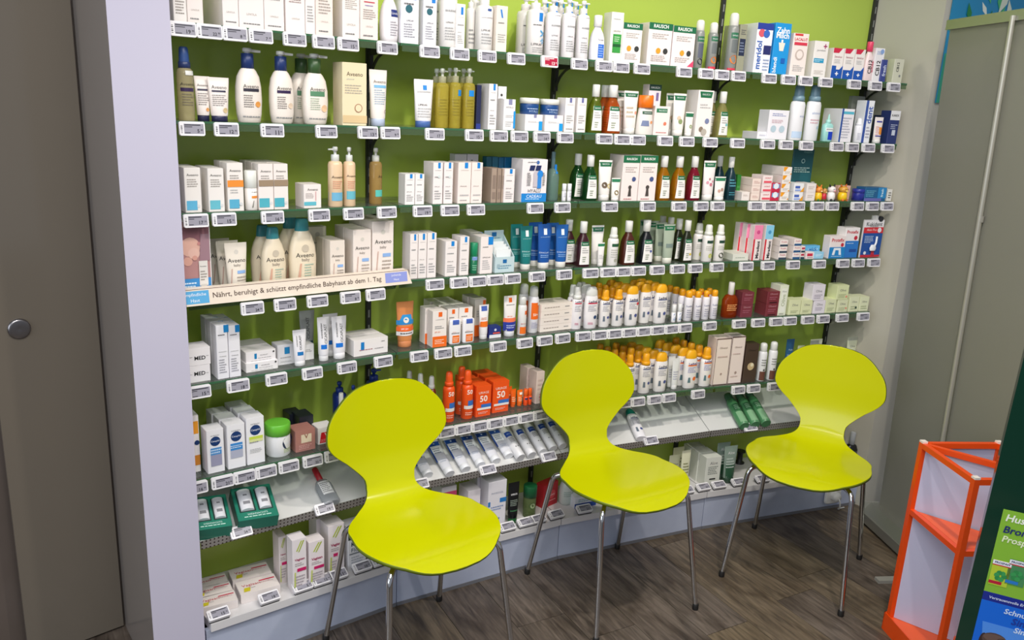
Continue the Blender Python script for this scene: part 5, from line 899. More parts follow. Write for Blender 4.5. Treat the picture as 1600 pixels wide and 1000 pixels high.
# toy animal toothbrush holders, third shelf
def animal(x, top, w_px, desc, body, head, ear, snout, hoof):
    i, s, _ = facet(x, 300, .03); zc = (Vector((*P(i, s, .03), 1.35)) - CAM).dot(FWD); W = w_px * zc / F_PX; H = on_plane(x, top, i, .03)[1] - Z[3]; p = P(i, s, .03)
    r = thing('toy_animal', f"{desc}, third shelf", 'toy animal', (p.x, p.y, Z[3]), ANG[i] + .25, 'toy animals on the third shelf')
    b = MB(); b.lathe([(W * .3, 0), (W * .42, .004), (W * .44, H * .25), (W * .36, H * .46), (W * .2, H * .5)], M(body, .35), 16); b.build('body', r)
    b = MB(); hz = H * .62; b.lathe([(W * .1, hz - H * .2), (W * .34, hz - H * .14), (W * .44, hz), (W * .36, hz + H * .14), (W * .12, hz + H * .2)], M(head, .35), 16); b.build('head', r)
    for sx in (-1, 1):
        b = MB(); b.lathe([(W * .03, 0), (W * .1, H * .07), (W * .07, H * .17), (W * .012, H * .24)], M(ear, .4), 10); o = b.build('ear', r); o.location = (sx * W * .26, 0, hz + H * .12); o.rotation_euler = (0, sx * .5, 0)
        b = MB(); b.lathe([(W * .01, -W * .05), (W * .05, 0), (W * .01, W * .05)], M('18181a', .2), 8); o = b.build('eye', r); o.location = (sx * W * .17, -W * .38, hz + H * .03)
        b = MB(); b.lathe([(W * .12, 0), (W * .15, H * .05), (W * .06, H * .12)], M(hoof, .4), 10); o = b.build('foot', r); o.location = (sx * W * .24, -W * .26, 0)
    b = MB(); b.lathe([(W * .04, -H * .05), (W * .16, 0), (W * .04, H * .05)], M(snout, .35), 12); o = b.build('snout', r); o.location = (0, -W * .38, hz - H * .06)
    b = MB(); b.tube([(W * .3, W * .2, H * .2), (W * .5, W * .22, H * .3), (W * .48, W * .2, H * .45)], W * .04, M(ear, .4), 6); b.build('tail', r)
animal(1279, 287, 14, 'small yellow toy animal with orange head, leftmost', 'f0c020', 'e89038', 'e07020', 'f4dca0', '2f7a30')
animal(1288, 290, 10, 'tiny brown and red toy animal between larger ones', 'c8283a', 'c89048', '3a6a28', 'e8c8a0', '2c6a2c')
animal(1299, 286, 15, 'white and black toy cow with pink snout', 'f0ecea', 'ece4e2', '26262a', 'f0a8b4', '26262a')
animal(1317, 286, 17, 'largest yellow toy animal with brown tuft, rightmost', 'f2c61c', 'd8a040', 'c86a24', 'f4d870', 'e07020')
i, s, _ = facet(1272, 290, .07); p = P(i, s, .08)
r = thing('clear_bag', 'crumpled clear bag behind the toy animals on the third shelf', 'bag', (p.x, p.y, Z[3]), ANG[i])
b = MB(); b.rings([ring(.022, .012, 2, 0, 12), ring(.024, .014, 2.4, .03, 12), ring(.018, .010, 2, .052, 12), ring(.006, .004, 2, .066, 12)], clear('d8d8d4', None, .5)); b.build('pouch', r)
# third-shelf, second-shelf leaning details are cartons above; sloped tray goods
GB = '1f7a64'
def gift(i, pb, pt_, W, desc):
    r = lying('B', i, 'slope', pb, pt_, W, .045, desc, [GB, '17644f', '2a8a72'], 'R -.36 .36 .0 .9 16302a' if 0 else 'T WEIHNACHTS .16 .5 d8f0e8;L .06 .12 1 c0e0d4', name='gift_carton')
    H = [c for c in r.children if c.name.startswith('carton')][0].dimensions.z or .13
    H = (plane_hit(*pb, i, 'slope')[0] - plane_hit(*pt_, i, 'slope')[0]).length
    for sx, w_ in ((-.22, .20), (.23, .18)):
        b = MB(); x0 = (sx - w_) * W; x1 = (sx + w_) * W; z0, z1 = H * .24, H * .9
        b.box(x0, x1, -.0232, -.0226, z0, z1, M('14322a', .5)); b.build('painted_window_shade', r)  # flat dark plate: shade inside the window opening put into its colour
        b = MB(); rr = (x1 - x0) * .42; cx = (x0 + x1) / 2
        b.rings([[(cx + rr * math.cos(math.pi + math.pi * q / 10), -.0232 + rr * .6 * math.sin(math.pi + math.pi * q / 10), zz) for q in range(11)] for zz in (z0 + .003, z0 + (z1 - z0) * .8, z1 - .004)], M('e6e6ec', .3), True); b.build('vial', r)
        b = MB(); b.box(cx - rr * .5, cx + rr * .5, -.0232 - rr * .62, -.0232 - rr * .58, z0 + .02, z0 + .03, M('8a8a90', .4)); b.box(cx - rr * .3, cx + rr * .3, -.0232 - rr * .62, -.0232 - rr * .58, z0 + .05, z0 + .055, M('8a8a90', .4)); b.build('vial_print', r)
    return r
gift(0, (332, 842), (322, 792), .098, 'green gift carton with windows beside the left post')
gift(0, (402, 826), (388, 776), .112, 'green gift carton with two windows, right one')
SL = 'sloped shelf'
lying('F', 0, 'slope', (518, 792), (490, 738), .052, .03, 'clear bottle with red cap lying down', ['clear:c8ccd0', 'b02430'], 'R -.34 .2 .3 .56 e4e4e4;L .24 .52 6 777 -.3 .26')
for q, (x0, y0, x1, y1) in enumerate(((672, 744, 645, 704), (706, 742, 672, 692), (731, 735, 699, 688), (754, 728, 725, 683), (778, 722, 747, 678), (798, 714, 768, 674))):
    lying('U', 1, 'slope', (x0 - 4, y0 + 3), (x1, y1), .046, .026, f"white tube with blue top band, {['first', 'second', 'third', 'fourth', 'fifth', 'sixth'][q]} from left", ['e6e8f0', 'eef0f4'],
          'R -.5 .8 .5 .93 1d4fa4;D 0 .87 .07 c8d8f0;R -.5 .36 -.42 .8 1d4fa4;L .56 .74 3 8a90a0;L .3 .4 2 c0c8d8 -.3 .3')['group'] = 'blue-banded tubes on the sloped shelf'
for q, (x0, y0, x1, y1) in enumerate(((812, 718, 780, 672), (829, 714, 800, 668), (846, 709, 818, 664), (862, 704, 834, 660), (877, 700, 850, 656))):
    lying('C', 1, 'slope', (x0, y0 + 3), (x1, y1), .035, .035, f"white bottle with navy shoulder band, {['first', 'second', 'third', 'fourth', 'fifth'][q]} from left", ['e4e4e6', 'e8e4e0'],
          'R -.5 .58 .5 .72 1f4496;T SEBAMED .65 .5 c8d8f0;L .4 .54 4 777 -.3 .3;D -.1 .26 .06 444;D .15 .26 .06 444')['group'] = 'navy-banded bottles on the sloped shelf'
lying('L', 2, 'slope', (1000, 690), (981, 645), .046, .03, 'teal-capped white lotion bottle lying alone', ['eeecf0', '158a78'], STY['lad'])
for q, (x0, y0, x1, y1) in enumerate(((1160, 672, 1133, 622), (1177, 670, 1150, 620), (1194, 668, 1165, 618))):
    lying('C', 2 if 0 else 3, 'slope', (x0, y0), (x1, y1), .042, .042, f"green bottle lying down, {['left', 'middle', 'right'][q]} of three", ['4f8a5c', '3f6a4a'],
          'R -.5 .0 .5 .36 86b48a;R -.4 .36 .3 .6 3f744c;L .42 .56 3 9ac4a0 -.3 .2')['group'] = 'green bottles on the sloped shelf'
# flat cartons on the bottom deck
VT = 'T Vagisan .56 .46 c02a3c -.16;R .06 .66 .46 .74 d02a4a;L .5 .6 2 c8a0a0 .06 .44;Z -.4 -.24 .12 -.36 -.2 .4 d8cc30;L .3 .36 1 999 -.24 -.06'
for q, (a_, b_) in enumerate((((408, 936), (398, 917)), ((395, 915), (387, 898)))):
    lying('B', 0, ZB, a_, b_, .115, .030, f"flat red-lettered white carton, {['front', 'rear'][q]} of middle pair", ['efe6e2', 'dcd4d4', 'e4dada'], VT, shelf='bottom deck')
for q, (a_, b_) in enumerate((((342, 957), (336, 941)), ((335, 942), (329, 927)), ((328, 928), (323, 914)))):
    lying('B', 0, ZB, a_, b_, .108, .026, f"flat red-lettered white carton, {['front', 'middle', 'rear'][q]} of left three", ['efe6e2', 'dcd4d4', 'e4dada'], VT, shelf='bottom deck')
# wall socket with plug on the plinth
s, z_ = on_plane(1300, 772, 3, -.034); p = P(3, s, -.0345)
r = thing('wall_socket', 'white wall socket with a plug on the base below the right chair', 'socket', (p.x, p.y, z_), ANG[3])
b = MB(); b.rings([ring(.04, .04, 6, 0, 24), ring(.04, .04, 6, .008, 24), ring(.036, .036, 6, .011, 24)], M('e8e6e0', .3)); o = b.build('face_plate', r); o.rotation_euler = (math.pi / 2, 0, 0)
b = MB(); b.lathe([(.021, .011), (.021, .03), (.017, .038), (.006, .040)], M('e4e2dc', .35), 20); o = b.build('plug', r); o.rotation_euler = (math.pi / 2, 0, 0)
b = MB(); b.tube(fillet([(0, -.036, 0), (0, -.05, -.01), (.01, -.045, -.05), (.03, -.012, -z_ + .006), (.07, -.008, -z_ + .005)], .03), .003, M('dcdad4', .4), 8); b.build('power_cord', r)
# dark cable and cup-like spool on the deck behind
i, s, _ = facet(1165, 700, .14); p = P(3, s, .17)
r = thing('cable_spool', 'black cable spool at the back of the bottom deck', 'cable', (p.x, p.y, ZB), ANG[3])
b = MB(); b.lathe([(.022, 0), (.022, .004), (.012, .006), (.012, .05), (.022, .052), (.022, .056)], M('17181a', .5), 18); b.build('spool', r)
b = MB(); b.tube(fillet([(-.02, 0, .006), (-.09, -.02, .02), (-.2, .0, .004), (-.26, -.03, .004)], .05), .003, M('17181a', .5), 8); b.build('cord', r)

# ------------------------------------------------------------------ electronic price tags
TW, TH, TD = .060, .0335, .009
def frame_mb():
    b = MB(); e = .003
    pts = [(-TW / 2 + e, -TH / 2), (TW / 2 - e, -TH / 2), (TW / 2, -TH / 2 + e), (TW / 2, TH / 2 - e), (TW / 2 - e, TH / 2), (-TW / 2 + e, TH / 2), (-TW / 2, TH / 2 - e), (-TW / 2, -TH / 2 + e)]
    b.add([(x, -TD, z) for x, z in pts] + [(x, 0, z) for x, z in pts], [list(range(8)), list(range(8, 16))[::-1]] + [[(q + 1) % 8, q, 8 + q, 8 + (q + 1) % 8] for q in range(8)], M('efedf0', .35)); return b
fo = frame_mb().build('tag_frame'); FRM = fo.data; bpy.data.objects.remove(fo)
def screen_mesh(col):
    b = MB(); b.add([(-TW * .32, -TD - .0004, -TH * .36), (TW * .45, -TD - .0004, -TH * .36), (TW * .45, -TD - .0004, TH * .34), (-TW * .32, -TD - .0004, TH * .34)], [[0, 1, 2, 3]], M(col, .25))
    o = b.build('tag_screen'); m_ = o.data; bpy.data.objects.remove(o); return m_
SCR = screen_mesh('9d9ba6'); SCR_RED = screen_mesh('b02040')
PRICES = ['19,95', '7,49', '15,75', '12,95', '13,45', '15,95', '14,25', '22,95', '20,45', '18,95', '11,49', '9,95', '16,90', '24,50', '8,75', '6,95', '5,49', '10,95', '17,25', '21,90']
PM = {}
def price_mesh(pr, red):
    if (pr, red) in PM: return PM[(pr, red)]
    b = MB(); ink = M('f2dada' if red else '2a2a34', .5); y = -TD - .0007
    def rc(x0, x1, z0, z1): b.add([(x0 * TW, y, z0 * TH), (x1 * TW, y, z0 * TH), (x1 * TW, y, z1 * TH), (x0 * TW, y, z1 * TH)], [[0, 1, 2, 3]], ink)
    R = random.Random(pr); rc(-.30, -.30 + .45 + R.random() * .25, .22, .29); rc(-.30, -.30 + .2 + R.random() * .2, .1, .15); rc(-.30, -.30 + .14 + R.random() * .1, -.32, -.27)
    for q in range(5): rc(-.45, -.38, -.3 + q * .12, -.3 + q * .12 + R.choice((.03, .06)))
    for s_, x, z, wd in ((pr.split(',')[0], .23 - (.04 if len(pr) > 4 else 0), -.16, .055 * len(pr.split(',')[0]) * 1.5), (pr.split(',')[1], .36, -.09, .085)):
        vs, fs, asp = text_geo(s_, True); b.add([((x + px * wd) * TW, y, z * TH + py * wd * TW) for px, py in vs], fs, ink)
    o = b.build('price_print'); PM[(pr, red)] = o.data; bpy.data.objects.remove(o); return PM[(pr, red)]
TAGPOS = {1: '262 291 332 386 440 486 525 587.5 654 701.5 745 791 843.7 891 929 956 989 1055.6 1090 1115 1141 1189 1219.5 1246.5 1278 1323 1356 1385', 2: '277 332 405 491 557 599 662.5 725 764 796.5 832 869 897 930 958 982 1026 1060 1097 1142 1187 1216 1248 1296 1320 1345.5 1376',
 3: '284 329 406 480 534.6 587.5 643.6 687 728 822 865 888 939 999 1048 1083 1109 1141 1168 1190 1213 1235 1265.6 1289 1328.6 1352 1375', 4: '374 426 477.5 530 570 602.5 663.6 701.6 731 758.6 786 825 868 909 936 959 984 1014 1046 1074 1108 1154 1188 1227.5 1268.6 1306 1330 1354.5',
 5: '290 352 413 470 525 582.6 639 677 708 764 806 837.5 872 897.5 923 944 966 988 1010.5 1032 1054 1097 1143 1173 1201 1223 1251 1275 1305 1338', 6: '286 328 363 397 433 471 505 655 679 704 730 756 780 804 827 962 981 1010 1033 1079 1102 1142 1166 1198'}
USED = set()
def near(k, u):
    c = sorted((abs(p[1] - u), q) for q, p in enumerate(PLACED) if p[0] == k and q not in USED)
    if not c: return None
    USED.add(c[0][1]); return PLACED[c[0][1]][2]
NT = 0
def put_tag(loc, rot, label):
    global NT
    r = thing('price_tag', label, 'price tag', loc, 0, 'electronic price tags'); r.rotation_euler = rot; red = NT == 12
    for nm, me in (('tag_frame', FRM), ('tag_screen', SCR_RED if red else SCR), ('price_print', price_mesh(PRICES[(NT * 7) % 20], red))):
        o = bpy.data.objects.new(nm, me); C.objects.link(o); o.parent = r
    NT += 1; return r
def tag_label(k, u):
    d = near(k, u)
    return f"price tag under the {d}, {SHELF[k]}" if d else f"price tag at the spare end of the {SHELF[k]}"
for k, tx in TAGPOS.items():
    tf = -.0045; zt = Z[k] - .0015 + (0 if k != 4 else 0)
    last = None
    for u in [float(q) for q in tx.split()]:
        v = 500
        for _ in range(4):
            t_ = tf - (.024 if (k == 4 and u < 620) else 0)
            i, s, zz = facet(u + 1, v, t_); q = P(i, s, t_); rel = Vector((q.x, q.y, zt)) - CAM; rx, ry = rel.dot(RIGHT), rel.dot(UP); v = 500 - F_PX * ry / rel.dot(FWD)
        c = s + TW / 2; q = P(i, c, t_)
        if last and last[0] == i and c - last[1] < TW + .0006: c = last[1] + TW + .0008; q = P(i, c, t_)
        a_j, b_j = (off(i, t_) - FR[i]).dot(T[i]), (off(i + 1, t_) - FR[i]).dot(T[i])
        if i < 3 and c + TW / 2 > b_j - .002: c = b_j - TW / 2 - .003
        if i > 0 and c - TW / 2 < a_j + .002: c = a_j + TW / 2 + .003
        if last and last[0] == i and c - last[1] < TW: continue
        q = P(i, c, t_); last = (i, c)
        zl = zt - TH / 2 - (.008 if (k == 4 and u < 620) else 0)
        put_tag((q.x, q.y, zl), (math.radians(-7), 0, ANG[i]), tag_label(k, u + 15))
def flat_tag(u, v, i, mode, tilt, k):
    h, n = plane_hit(u, v, i, mode); a = Vector((h.x, h.y)); s = (a - FR[i]).dot(T[i]); t_ = (a - FR[i]).dot(N[i])
    q = P(i, s, t_); put_tag((q.x, q.y, h.z), (tilt, 0, ANG[i]), tag_label(k, u))
for u, v, i in ((376, 834, 0), (506, 790, 0), (655, 754, 1), (761, 731, 1), (856, 712, 1), (1016, 686, 2), (1171, 667, 3)):
    s, z_ = on_plane(u, v, i, SL0 - .009); q = P(i, s, SL0 - .009)
    put_tag((q.x, q.y, SLZ0 + .002), (math.radians(-42), 0, ANG[i]), tag_label(7, u))
for u in (341, 420, 472, 502, 527, 565, 594, 792, 820, 840, 868, 912, 1072, 1098, 1122, 1153, 1190):
    v = 600
    for _ in range(6):
        i, s, zz = facet(u, v, -.018); q = P(i, s, -.018); rel = Vector((q.x, q.y, ZB + .012)) - CAM; v = 500 - F_PX * rel.dot(UP) / rel.dot(FWD)
    r = put_tag((q.x, q.y, ZB + .0135), (math.radians(-64), 0, ANG[i]), tag_label(8, u))
    b = MB(); b.box(-.027, .027, .001, .009, -.0165, .013, M('26262a', .4)); b.build('holder', r)
# ------------------------------------------------------------------ chairs
LIME = M('c5c800', .18, 0, .32, .08); LIME_EDGE = M('6d7d10', .5)
def lerp_tab(tab, s):
    for (a, x), (b, y) in zip(tab, tab[1:]):
        if s <= b: k = (s - a) / (b - a); k = k * k * (3 - 2 * k); return x + (y - x) * k
    return tab[-1][1]
PROF = [(.0, .225, .415), (.05, .18, .432), (.12, .11, .438), (.2, .03, .437), (.28, -.05, .436), (.345, -.115, .440), (.39, -.155, .452), (.43, -.183, .478), (.47, -.199, .513), (.54, -.215, .582), (.64, -.226, .676), (.72, -.233, .746), (.785, -.238, .808)]
def prof(s):
    n = len(PROF)
    for q in range(n - 1):
        if s <= PROF[q + 1][0] or q == n - 2:
            p0, p1, p2, p3 = (Vector(PROF[max(0, min(n - 1, q + d))][1:]) for d in (-1, 0, 1, 2)); t = (s - PROF[q][0]) / (PROF[q + 1][0] - PROF[q][0])
            return .5 * ((2 * p1) + (p2 - p0) * t + (2 * p0 - 5 * p1 + 4 * p2 - p3) * t * t + (3 * p1 - p0 - 3 * p2 + p3) * t ** 3)
SMAX = .785
def halfw(s):
    if s < .19: return .212 * math.sqrt(max(0, 1 - ((.19 - s) / .19) ** 2.1))
    if s > .615: return .197 * math.sqrt(max(0, 1 - ((s - .615) / (SMAX - .615)) ** 2.2))
    return lerp_tab([(.19, .212), (.26, .203), (.44, .080), (.46, .080), (.615, .197)], s)
def chair(name_lab, cx, cy, face):
    rz = math.atan2(face[1], face[0]) - math.pi / 2      # local +y is forward
    r = thing('shell_chair', name_lab, 'chair', (cx, cy, 0), rz, 'lime shell chairs')
    NS, NU = 70, 20; rows_ = []
    for a in range(NS + 1):
        f = a / NS; s = SMAX * (.5 - .5 * math.cos(math.pi * f)) * .35 + SMAX * f * .65 if 0 < a < NS else (0.0004 if a == 0 else SMAX - .0004)
        hw = max(halfw(s), .004); y, z = prof(s); row = []
        for q in range(NU + 1):
            t = -1 + 2 * q / NU; x = hw * math.sin(t * math.pi / 2) if hw > .02 else hw * t
            u = x / .21; dish = .006 * u * u if s < .40 else 0; bk = .022 * u * u if s > .45 else 0
            row.append((x, y + bk, z + dish - (.004 if s < .06 else 0) * 0))
        rows_.append(row)
    n = NU + 1; th = .010; b = MB(); verts = [p for rw in rows_ for p in rw]
    me = bpy.data.meshes.new('shell'); me.from_pydata(verts, [], [[k * n + q, k * n + q + 1, (k + 1) * n + q + 1, (k + 1) * n + q] for k in range(NS) for q in range(NU)])
    me.materials.append(LIME); me.materials.append(LIME_EDGE); me.polygons.foreach_set('use_smooth', [True] * len(me.polygons)); me.update()
    o = bpy.data.objects.new('shell', me); C.objects.link(o); o.parent = r
    sd = o.modifiers.new('thickness', 'SOLIDIFY'); sd.thickness = th; sd.offset = -1; sd.material_offset_rim = 1
    for sx in (-1, 1):
        for sy, fx, fy in ((1, .205, .215), (-1, .2, -.215)):
            b = MB(); pts = fillet([(sx * .06, sy * .05, .418), (sx * (.172 if sy > 0 else .168), sy * (.15 if sy > 0 else .135), .418), (sx * fx, fy, .012)], .035, 8)
            b.tube(pts, .0085, CHROME, 14); lg = b.build('leg', r)
            b = MB(); d = Vector((sx * fx, fy, 0)); b.lathe([(.0098, 0), (.0105, .003), (.0102, .02), (.009, .022)], M('1c1b1a', .5), 14, d.x, d.y); b.build('foot_cap', lg)
    b = MB(); b.box(-.075, .075, -.065, .065, .412, .426, M('3a3a3a', .4)); b.build('mounting_plate', r)
    return r
chair('lime green shell chair standing nearest, at the left', -.234, 2.090, (.585, -.811))
chair('lime green shell chair in the middle, between the other two', .380, 2.486, (.505, -.863))
chair('lime green shell chair at the right beside the orange stand', 1.090, 2.697, (-.505, -.863))

# ------------------------------------------------------------------ roll-up banner seen from behind
AL = M('a9aaa2', .35, .7); FAB = noise_mat('banner_back', '86857a', '8b8a7e', .5, (1, 1, 1), 1.2)
b0 = at_z(1378, 787, .095); d = Vector((.12, -1)).normalized(); nr = Vector((-d.y, d.x)); nr = nr if nr.x < 0 else -nr
r = thing('roll_up_banner', 'grey back of a roll-up banner on an aluminium base, right side', 'banner stand', (b0.x, b0.y, 0), math.atan2(d.y, d.x))
sgn = -1 if Vector((-d.y, d.x)).x > 0 else 1            # local y towards the shelves' left side
b = MB(); b.hexa([(-.012, -.002, .085), (.68, -.002, .085), (.68, .002, .085), (-.012, .002, .085), (-.0, -.002 + sgn * .065, 1.955), (.68, -.002 + sgn * .065, 1.955), (.68, .002 + sgn * .065, 1.955), (-.0, .002 + sgn * .065, 1.955)], FAB); b.build('banner_sheet', r)
b = MB(); b.box(-.012, .69, -.012 + sgn * .065, .010 + sgn * .065, 1.945, 1.978, AL); b.build('top_bar', r)
b = MB(); b.prism([(-.03, -.07), (.70, -.06), (.70, .06), (-.03, .06)], .012, .05, AL); b.hexa([(-.03, -.06, .05), (.70, -.06, .05), (.70, .06, .05), (-.03, .06, .05), (-.03, -.03, .085), (.70, -.03, .085), (.70, .03, .085), (-.03, .03, .085)], AL); b.build('base_housing', r)
b = MB(); b.box(-.036, -.030, -.068, .068, .010, .086, M('8f9088', .5)); b.build('end_cap', r)
b = MB(); b.tube([(.33, sgn * .02, .08), (.335, sgn * .05, 1.0), (.335, sgn * .082, 1.96)], .0085, M('b9b7ac', .35, .5), 12); b.build('support_pole', r)
b = MB(); b.lathe([(.0105, 1.31), (.0105, 1.33)], M('8f8d84', .4), 12, .335, sgn * .057); b.build('pole_joint', r)
f = at_z(1370, 905, .01); fl_ = Vector((f.x - b0.x, f.y - b0.y)); lx, ly = fl_.dot(d), fl_.dot(Vector((-d.y, d.x)))
b = MB(); b.prism([(lx - .014, ly), (lx + .014, ly), (lx + .016, 0), (lx - .016, 0)] if ly < 0 else [(lx - .016, 0), (lx + .016, 0), (lx + .014, ly), (lx - .014, ly)], 0, .012, M('b4b3ab', .4, .4)); b.build('swivel_foot', r)
# wall poster behind it
b = MB(); r = thing('leaf_poster', 'blue poster with white and green leaves behind the grey banner', 'poster', (*P(3, .823, -.043), 0), ANG[3])
b.box(0, 1.1, -.006, 0, 1.70, 2.45, M('1f86b4', .4)); b.build('poster_board', r)
b = MB(); R = random.Random(3)
for q in range(70):
    x, z, l, a = .05 + R.random() * .95, 2.02 + R.random() * .4, .05 + R.random() * .06, R.uniform(-2.2, -.9); w_ = l * .16; c_, s_ = math.cos(a), math.sin(a); e = .0063 + q * .00004
    b.add([(x, -e, z), (x + c_ * l * .5 - s_ * w_, -e, z + s_ * l * .5 + c_ * w_), (x + c_ * l, -e, z + s_ * l), (x + c_ * l * .5 + s_ * w_, -e, z + s_ * l * .5 - c_ * w_)], [[0, 1, 2, 3]], M(R.choice(['d4dcc8', '2f9a54', '1f7a3c', 'dfe6d8', '49b070', 'c2ccb4']), .4))
o = b.build('leaf_print', r); o['kind'] = 'stuff'
b = MB(); b.box(.0, .03, -.0068, -.0062, 1.70, 1.88, M('2f9a7c', .4)); b.box(.0, .03, -.0068, -.0062, 1.96, 1.975, M('3aa88a', .4)); b.build('edge_print', r)

# ------------------------------------------------------------------ orange display stand
OR = M('f0500f', .3); WP = M('c6c8e2', .35)
A = Vector((1.288, 2.339)); ex = Vector((.994, .108)).normalized(); ey = Vector((.216, -.976)).normalized(); L_ = .25; HS = .672
r = thing('orange_stand', 'orange metal display stand with white panels and a corner shelf', 'display stand', (A.x, A.y, 0), math.atan2(ex.y, ex.x))
# local x along ex, local y = perpendicular (away from viewer); front is -y
q_ = .0085
CN = {'A': (0, 0), 'B': (0, -L_), 'Cc': (L_, -L_), 'Dd': (L_, 0)}
for k_, (x, y) in CN.items():
    b = MB(); b.box(x - q_, x + q_, y - q_, y + q_, .004, HS - .004, OR); pr = b.build('post', r)
    b = MB(); b.box(x - q_, x + q_, y - q_, y + q_, HS - .004, HS + .002, M('efe6dc', .4)); b.build('end_cap', pr)
def bar(x0, y0, x1, y1, z, nm='rail'):
    a, c = Vector((x0, y0)), Vector((x1, y1)); dv = (c - a).normalized(); nv = Vector((-dv.y, dv.x)) * q_ * .9; b = MB()
    b.prism([a - nv + dv * q_, c - nv - dv * q_, c + nv - dv * q_, a + nv + dv * q_], z - q_ * 2, z, OR); b.build(nm, r)
for z in (HS - .004,):
    bar(0, 0, L_, 0, z); bar(0, 0, 0, -L_, z); bar(0, -L_, L_, -L_, z); bar(L_, -L_, L_, 0, z); bar(.004, -.004, L_ - .004, -L_ + .004, z - .001, 'diagonal_rail')
def panel(x0, y0, x1, y1, z0, z1, nm):
    a, c = Vector((x0, y0)), Vector((x1, y1)); dv = (c - a).normalized(); nv = Vector((-dv.y, dv.x)) * .0015; b = MB()
    b.prism([a - nv + dv * .009, c - nv - dv * .009, c + nv - dv * .009, a + nv + dv * .009], z0, z1, WP); b.build(nm, r)
panel(0, 0, L_, -L_, .055, HS - .022, 'diagonal_panel'); panel(0, 0, L_, 0, .055, HS - .022, 'back_panel')
zs_ = .445
b = MB(); b.prism([(q_, -q_ * 2.6), (q_, -L_ + q_), (L_ - q_ * 2.6, -L_ + q_)], zs_ - .004, zs_, M('f4622a', .35)); b.build('corner_shelf', r)
bar(0, 0, 0, -L_, zs_, 'shelf_rail'); bar(0, -L_, L_, -L_, zs_, 'shelf_rail')
b = MB(); b.box(-q_, L_ + q_, -L_ - q_, q_, .05, .054, M('f4622a', .35)); b.build('bottom_tray', r)
for x0, x1, y0, y1 in ((-.014, -.010, -L_ - .014, .014), (-.014, L_ + .014, -L_ - .014, -L_ - .010), (L_ + .010, L_ + .014, -L_ - .014, .014), (-.014, L_ + .014, .010, .014)):
    b = MB(); b.box(x0, x1, y0, y1, 0, .062, OR); b.build('skirt', r)

# ------------------------------------------------------------------ dark green advertising board
q0 = Vector((1.095, 1.72)); dx_ = Vector((.90, -.435)).normalized()
r = thing('advertising_board', 'dark green advertising board with cold remedy posters, right edge', 'sign board', (q0.x, q0.y, 0), math.atan2(dx_.y, dx_.x))
nb = Vector((-dx_.y, dx_.x)); lean = None
def bpx(u, v):
    ry = ray(u, v); k = q0.dot(nb) / (ry.x * nb.x + ry.y * nb.y); p = CAM + ry * k; return (Vector((p.x, p.y)) - q0).dot(dx_), p.z
e0, e1 = bpx(1600, 557), bpx(1502, 960); SLP = (e0[0] - e1[0]) / (e0[1] - e1[1])
BG = M('0d3326', .08, 0, .6); x_e = lambda z: e1[0] + (z - e1[1]) * SLP
ZT = 1.25
b = MB(); b.hexa([(x_e(.0), 0, 0), (x_e(0) + .62, 0, 0), (x_e(0) + .62, .03, 0), (x_e(0), .03, 0), (x_e(ZT), 0, ZT), (x_e(ZT) + .62, 0, ZT), (x_e(ZT) + .62, .03, ZT), (x_e(ZT), .03, ZT)], BG); b.build('frame_board', r)
p0, p1 = bpx(1568, 795), bpx(1520, 993); psl = (p0[0] - p1[0]) / (p0[1] - p1[1]); xp = lambda z: p1[0] + (z - p1[1]) * psl
def quad(nm, z0, z1, col, lay, x0=0., x1=.42, extra=None):
    b = MB(); e = -.0005 - lay * .0006
    b.hexa([(xp(z0) + x0, e - .0004, z0), (xp(z0) + x1, e - .0004, z0), (xp(z0) + x1, e, z0), (xp(z0) + x0, e, z0), (xp(z1) + x0, e - .0004, z1), (xp(z1) + x1, e - .0004, z1), (xp(z1) + x1, e, z1), (xp(z1) + x0, e, z1)], M(col, .25)); return b.build(nm, r)
zA = p0[1]; zB = bpx(1548, 925)[1]; zC = bpx(1540, 937)[1]; zD = bpx(1520, 993)[1] - .25
quad('upper_poster', zB, zA, '86b93c', 0); quad('caption_strip', zC, zB, '1c2d8c', 0); quad('lower_poster', zD, zC, '1668d8', 0)
b = MB(); e = -.0016
b.add([(xp(zC - .055) + .012, e, zC - .055), (xp(zC - .055) + .18, e, zC - .055), (xp(zD) + .2, e, zD), (xp(zD) + .055, e, zD)], [[3, 2, 1, 0]], M('4f8fe8', .3)); b.build('poster_shape', r)
b = MB()
def btext(s, u, v, size, col, lay=3, it=.16):
    vs, fs, asp = text_geo(s, True); x, z = bpx(u, v); hgt = size; wd = hgt / asp; e = -.0012 - lay * .0004
    b.add([(x + wd * .5 + px * wd + it * py * wd, e, z + py * wd) for px, py in vs], fs, M(col, .4))
btext('Husten', 1573, 808, 0.0177, 'eef4e4'); btext('Bronchitis', 1569, 826, 0.0177, '22306a'); btext('Prospan', 1566, 842, 0.0204, 'e4eec8')
btext('Vertrauensvolle Erk\u00e4ltungszeit', 1545, 932, .009, 'c8d4f4'); btext('Schnupfen', 1569, 955, 0.0177, 'cfe2fb'); btext('Sinusitis', 1581, 970, 0.0177, '1a3a9c'); btext('Sinupret', 1584, 985, 0.0190, 'cfe2fb')
b.build('poster_lettering', r)['kind'] = 'stuff'
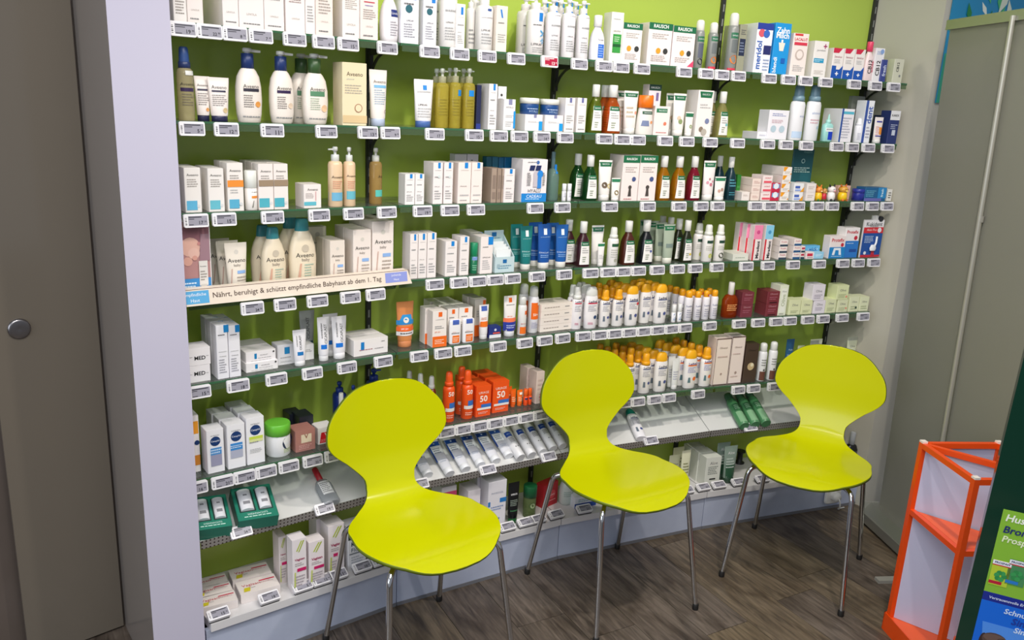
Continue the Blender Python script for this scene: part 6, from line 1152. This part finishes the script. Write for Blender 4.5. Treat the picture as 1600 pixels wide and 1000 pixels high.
def pack(u0, v0, u1, v1, band, tint):
    x0, z1 = bpx(u0, v0); x1, z0 = bpx(u1, v1); b = MB(); e = -.0022
    def rc(a0, c0, a1, c1, col, lay):
        X = lambda t: x0 + (x1 - x0) * t; Zz = lambda t: z0 + (z1 - z0) * t; k = lay * -.0003; sl = lambda t: psl * (Zz(t) - z0)
        b.add([(X(a0) + sl(c0), e + k, Zz(c0)), (X(a1) + sl(c0), e + k, Zz(c0)), (X(a1) + sl(c1), e + k, Zz(c1)), (X(a0) + sl(c1), e + k, Zz(c1))], [[0, 1, 2, 3]], M(col, .3))
    rc(0, 0, 1, 1, tint, 0); rc(0, .82, 1, .98, 'eceef4', 1); rc(0, .78, 1, .82, 'c82a3a', 1); rc(0, .05, .7, .17, band, 1)
    vs, fs, asp = text_geo('PROSPAN', True); wd = (x1 - x0) * .8; b.add([(x0 + (x1 - x0) * .5 + px * wd + psl * (z1 - z0) * .9, e - .0008, z0 + (z1 - z0) * .9 + py * wd) for px, py in vs], fs, M('22306a', .4))
    for a_ in range(6):
        cx, cz = x0 + (x1 - x0) * (.55 + .2 * math.cos(a_)) + psl * (z1 - z0) * .4, z0 + (z1 - z0) * (.4 + .13 * math.sin(a_)); rr = (x1 - x0) * .16
        b.add([(cx + rr * math.cos(.785 * q), e - .0007 - a_ * .00005, cz + rr * math.sin(.785 * q)) for q in range(8)], [list(range(8))], M(['2f8a4a', '3a9a54'][a_ % 2], .4))
    b.build('pack_print', r)
pack(1552, 872, 1572, 918, 'b8203a', 'b8cc3a'); pack(1578, 872, 1598, 918, '2a7ac8', '4a8a5a')
# printed portrait: brown-haired woman, head only
b = MB(); x, z = bpx(1549, 1004); e = -.0018
def blob(dx, dz, rx, rz, col, lay): b.add([(x + dx + rx * math.cos(.3927 * q), e - lay * .0003, z + dz + rz * math.sin(.3927 * q)) for q in range(16)], [list(range(16))], M(col, .4))
blob(-.018, -.004, .009, .026, '3a2a28', 0); blob(.004, .010, .026, .018, '57443f', 1); blob(.012, -.008, .021, .020, 'c8a294', 2); blob(.004, .014, .024, .011, '6a544c', 3); blob(.020, .010, .011, .009, '705a52', 3); blob(-.004, -.006, .005, .007, 'd8b4a4', 4); blob(.016, -.012, .004, .002, '2a2020', 5); blob(.034, -.012, .004, .002, '2a2020', 5)
b.build('portrait_print', r)
for lb, ns in LABELS.items():
    if len(ns) > 1: print('DUP', lb, ns[:4])
for o in list(C.objects):
    l = o.get('label')
    if l and len(l.split()) > 16: print('LONG', len(l.split()), l)
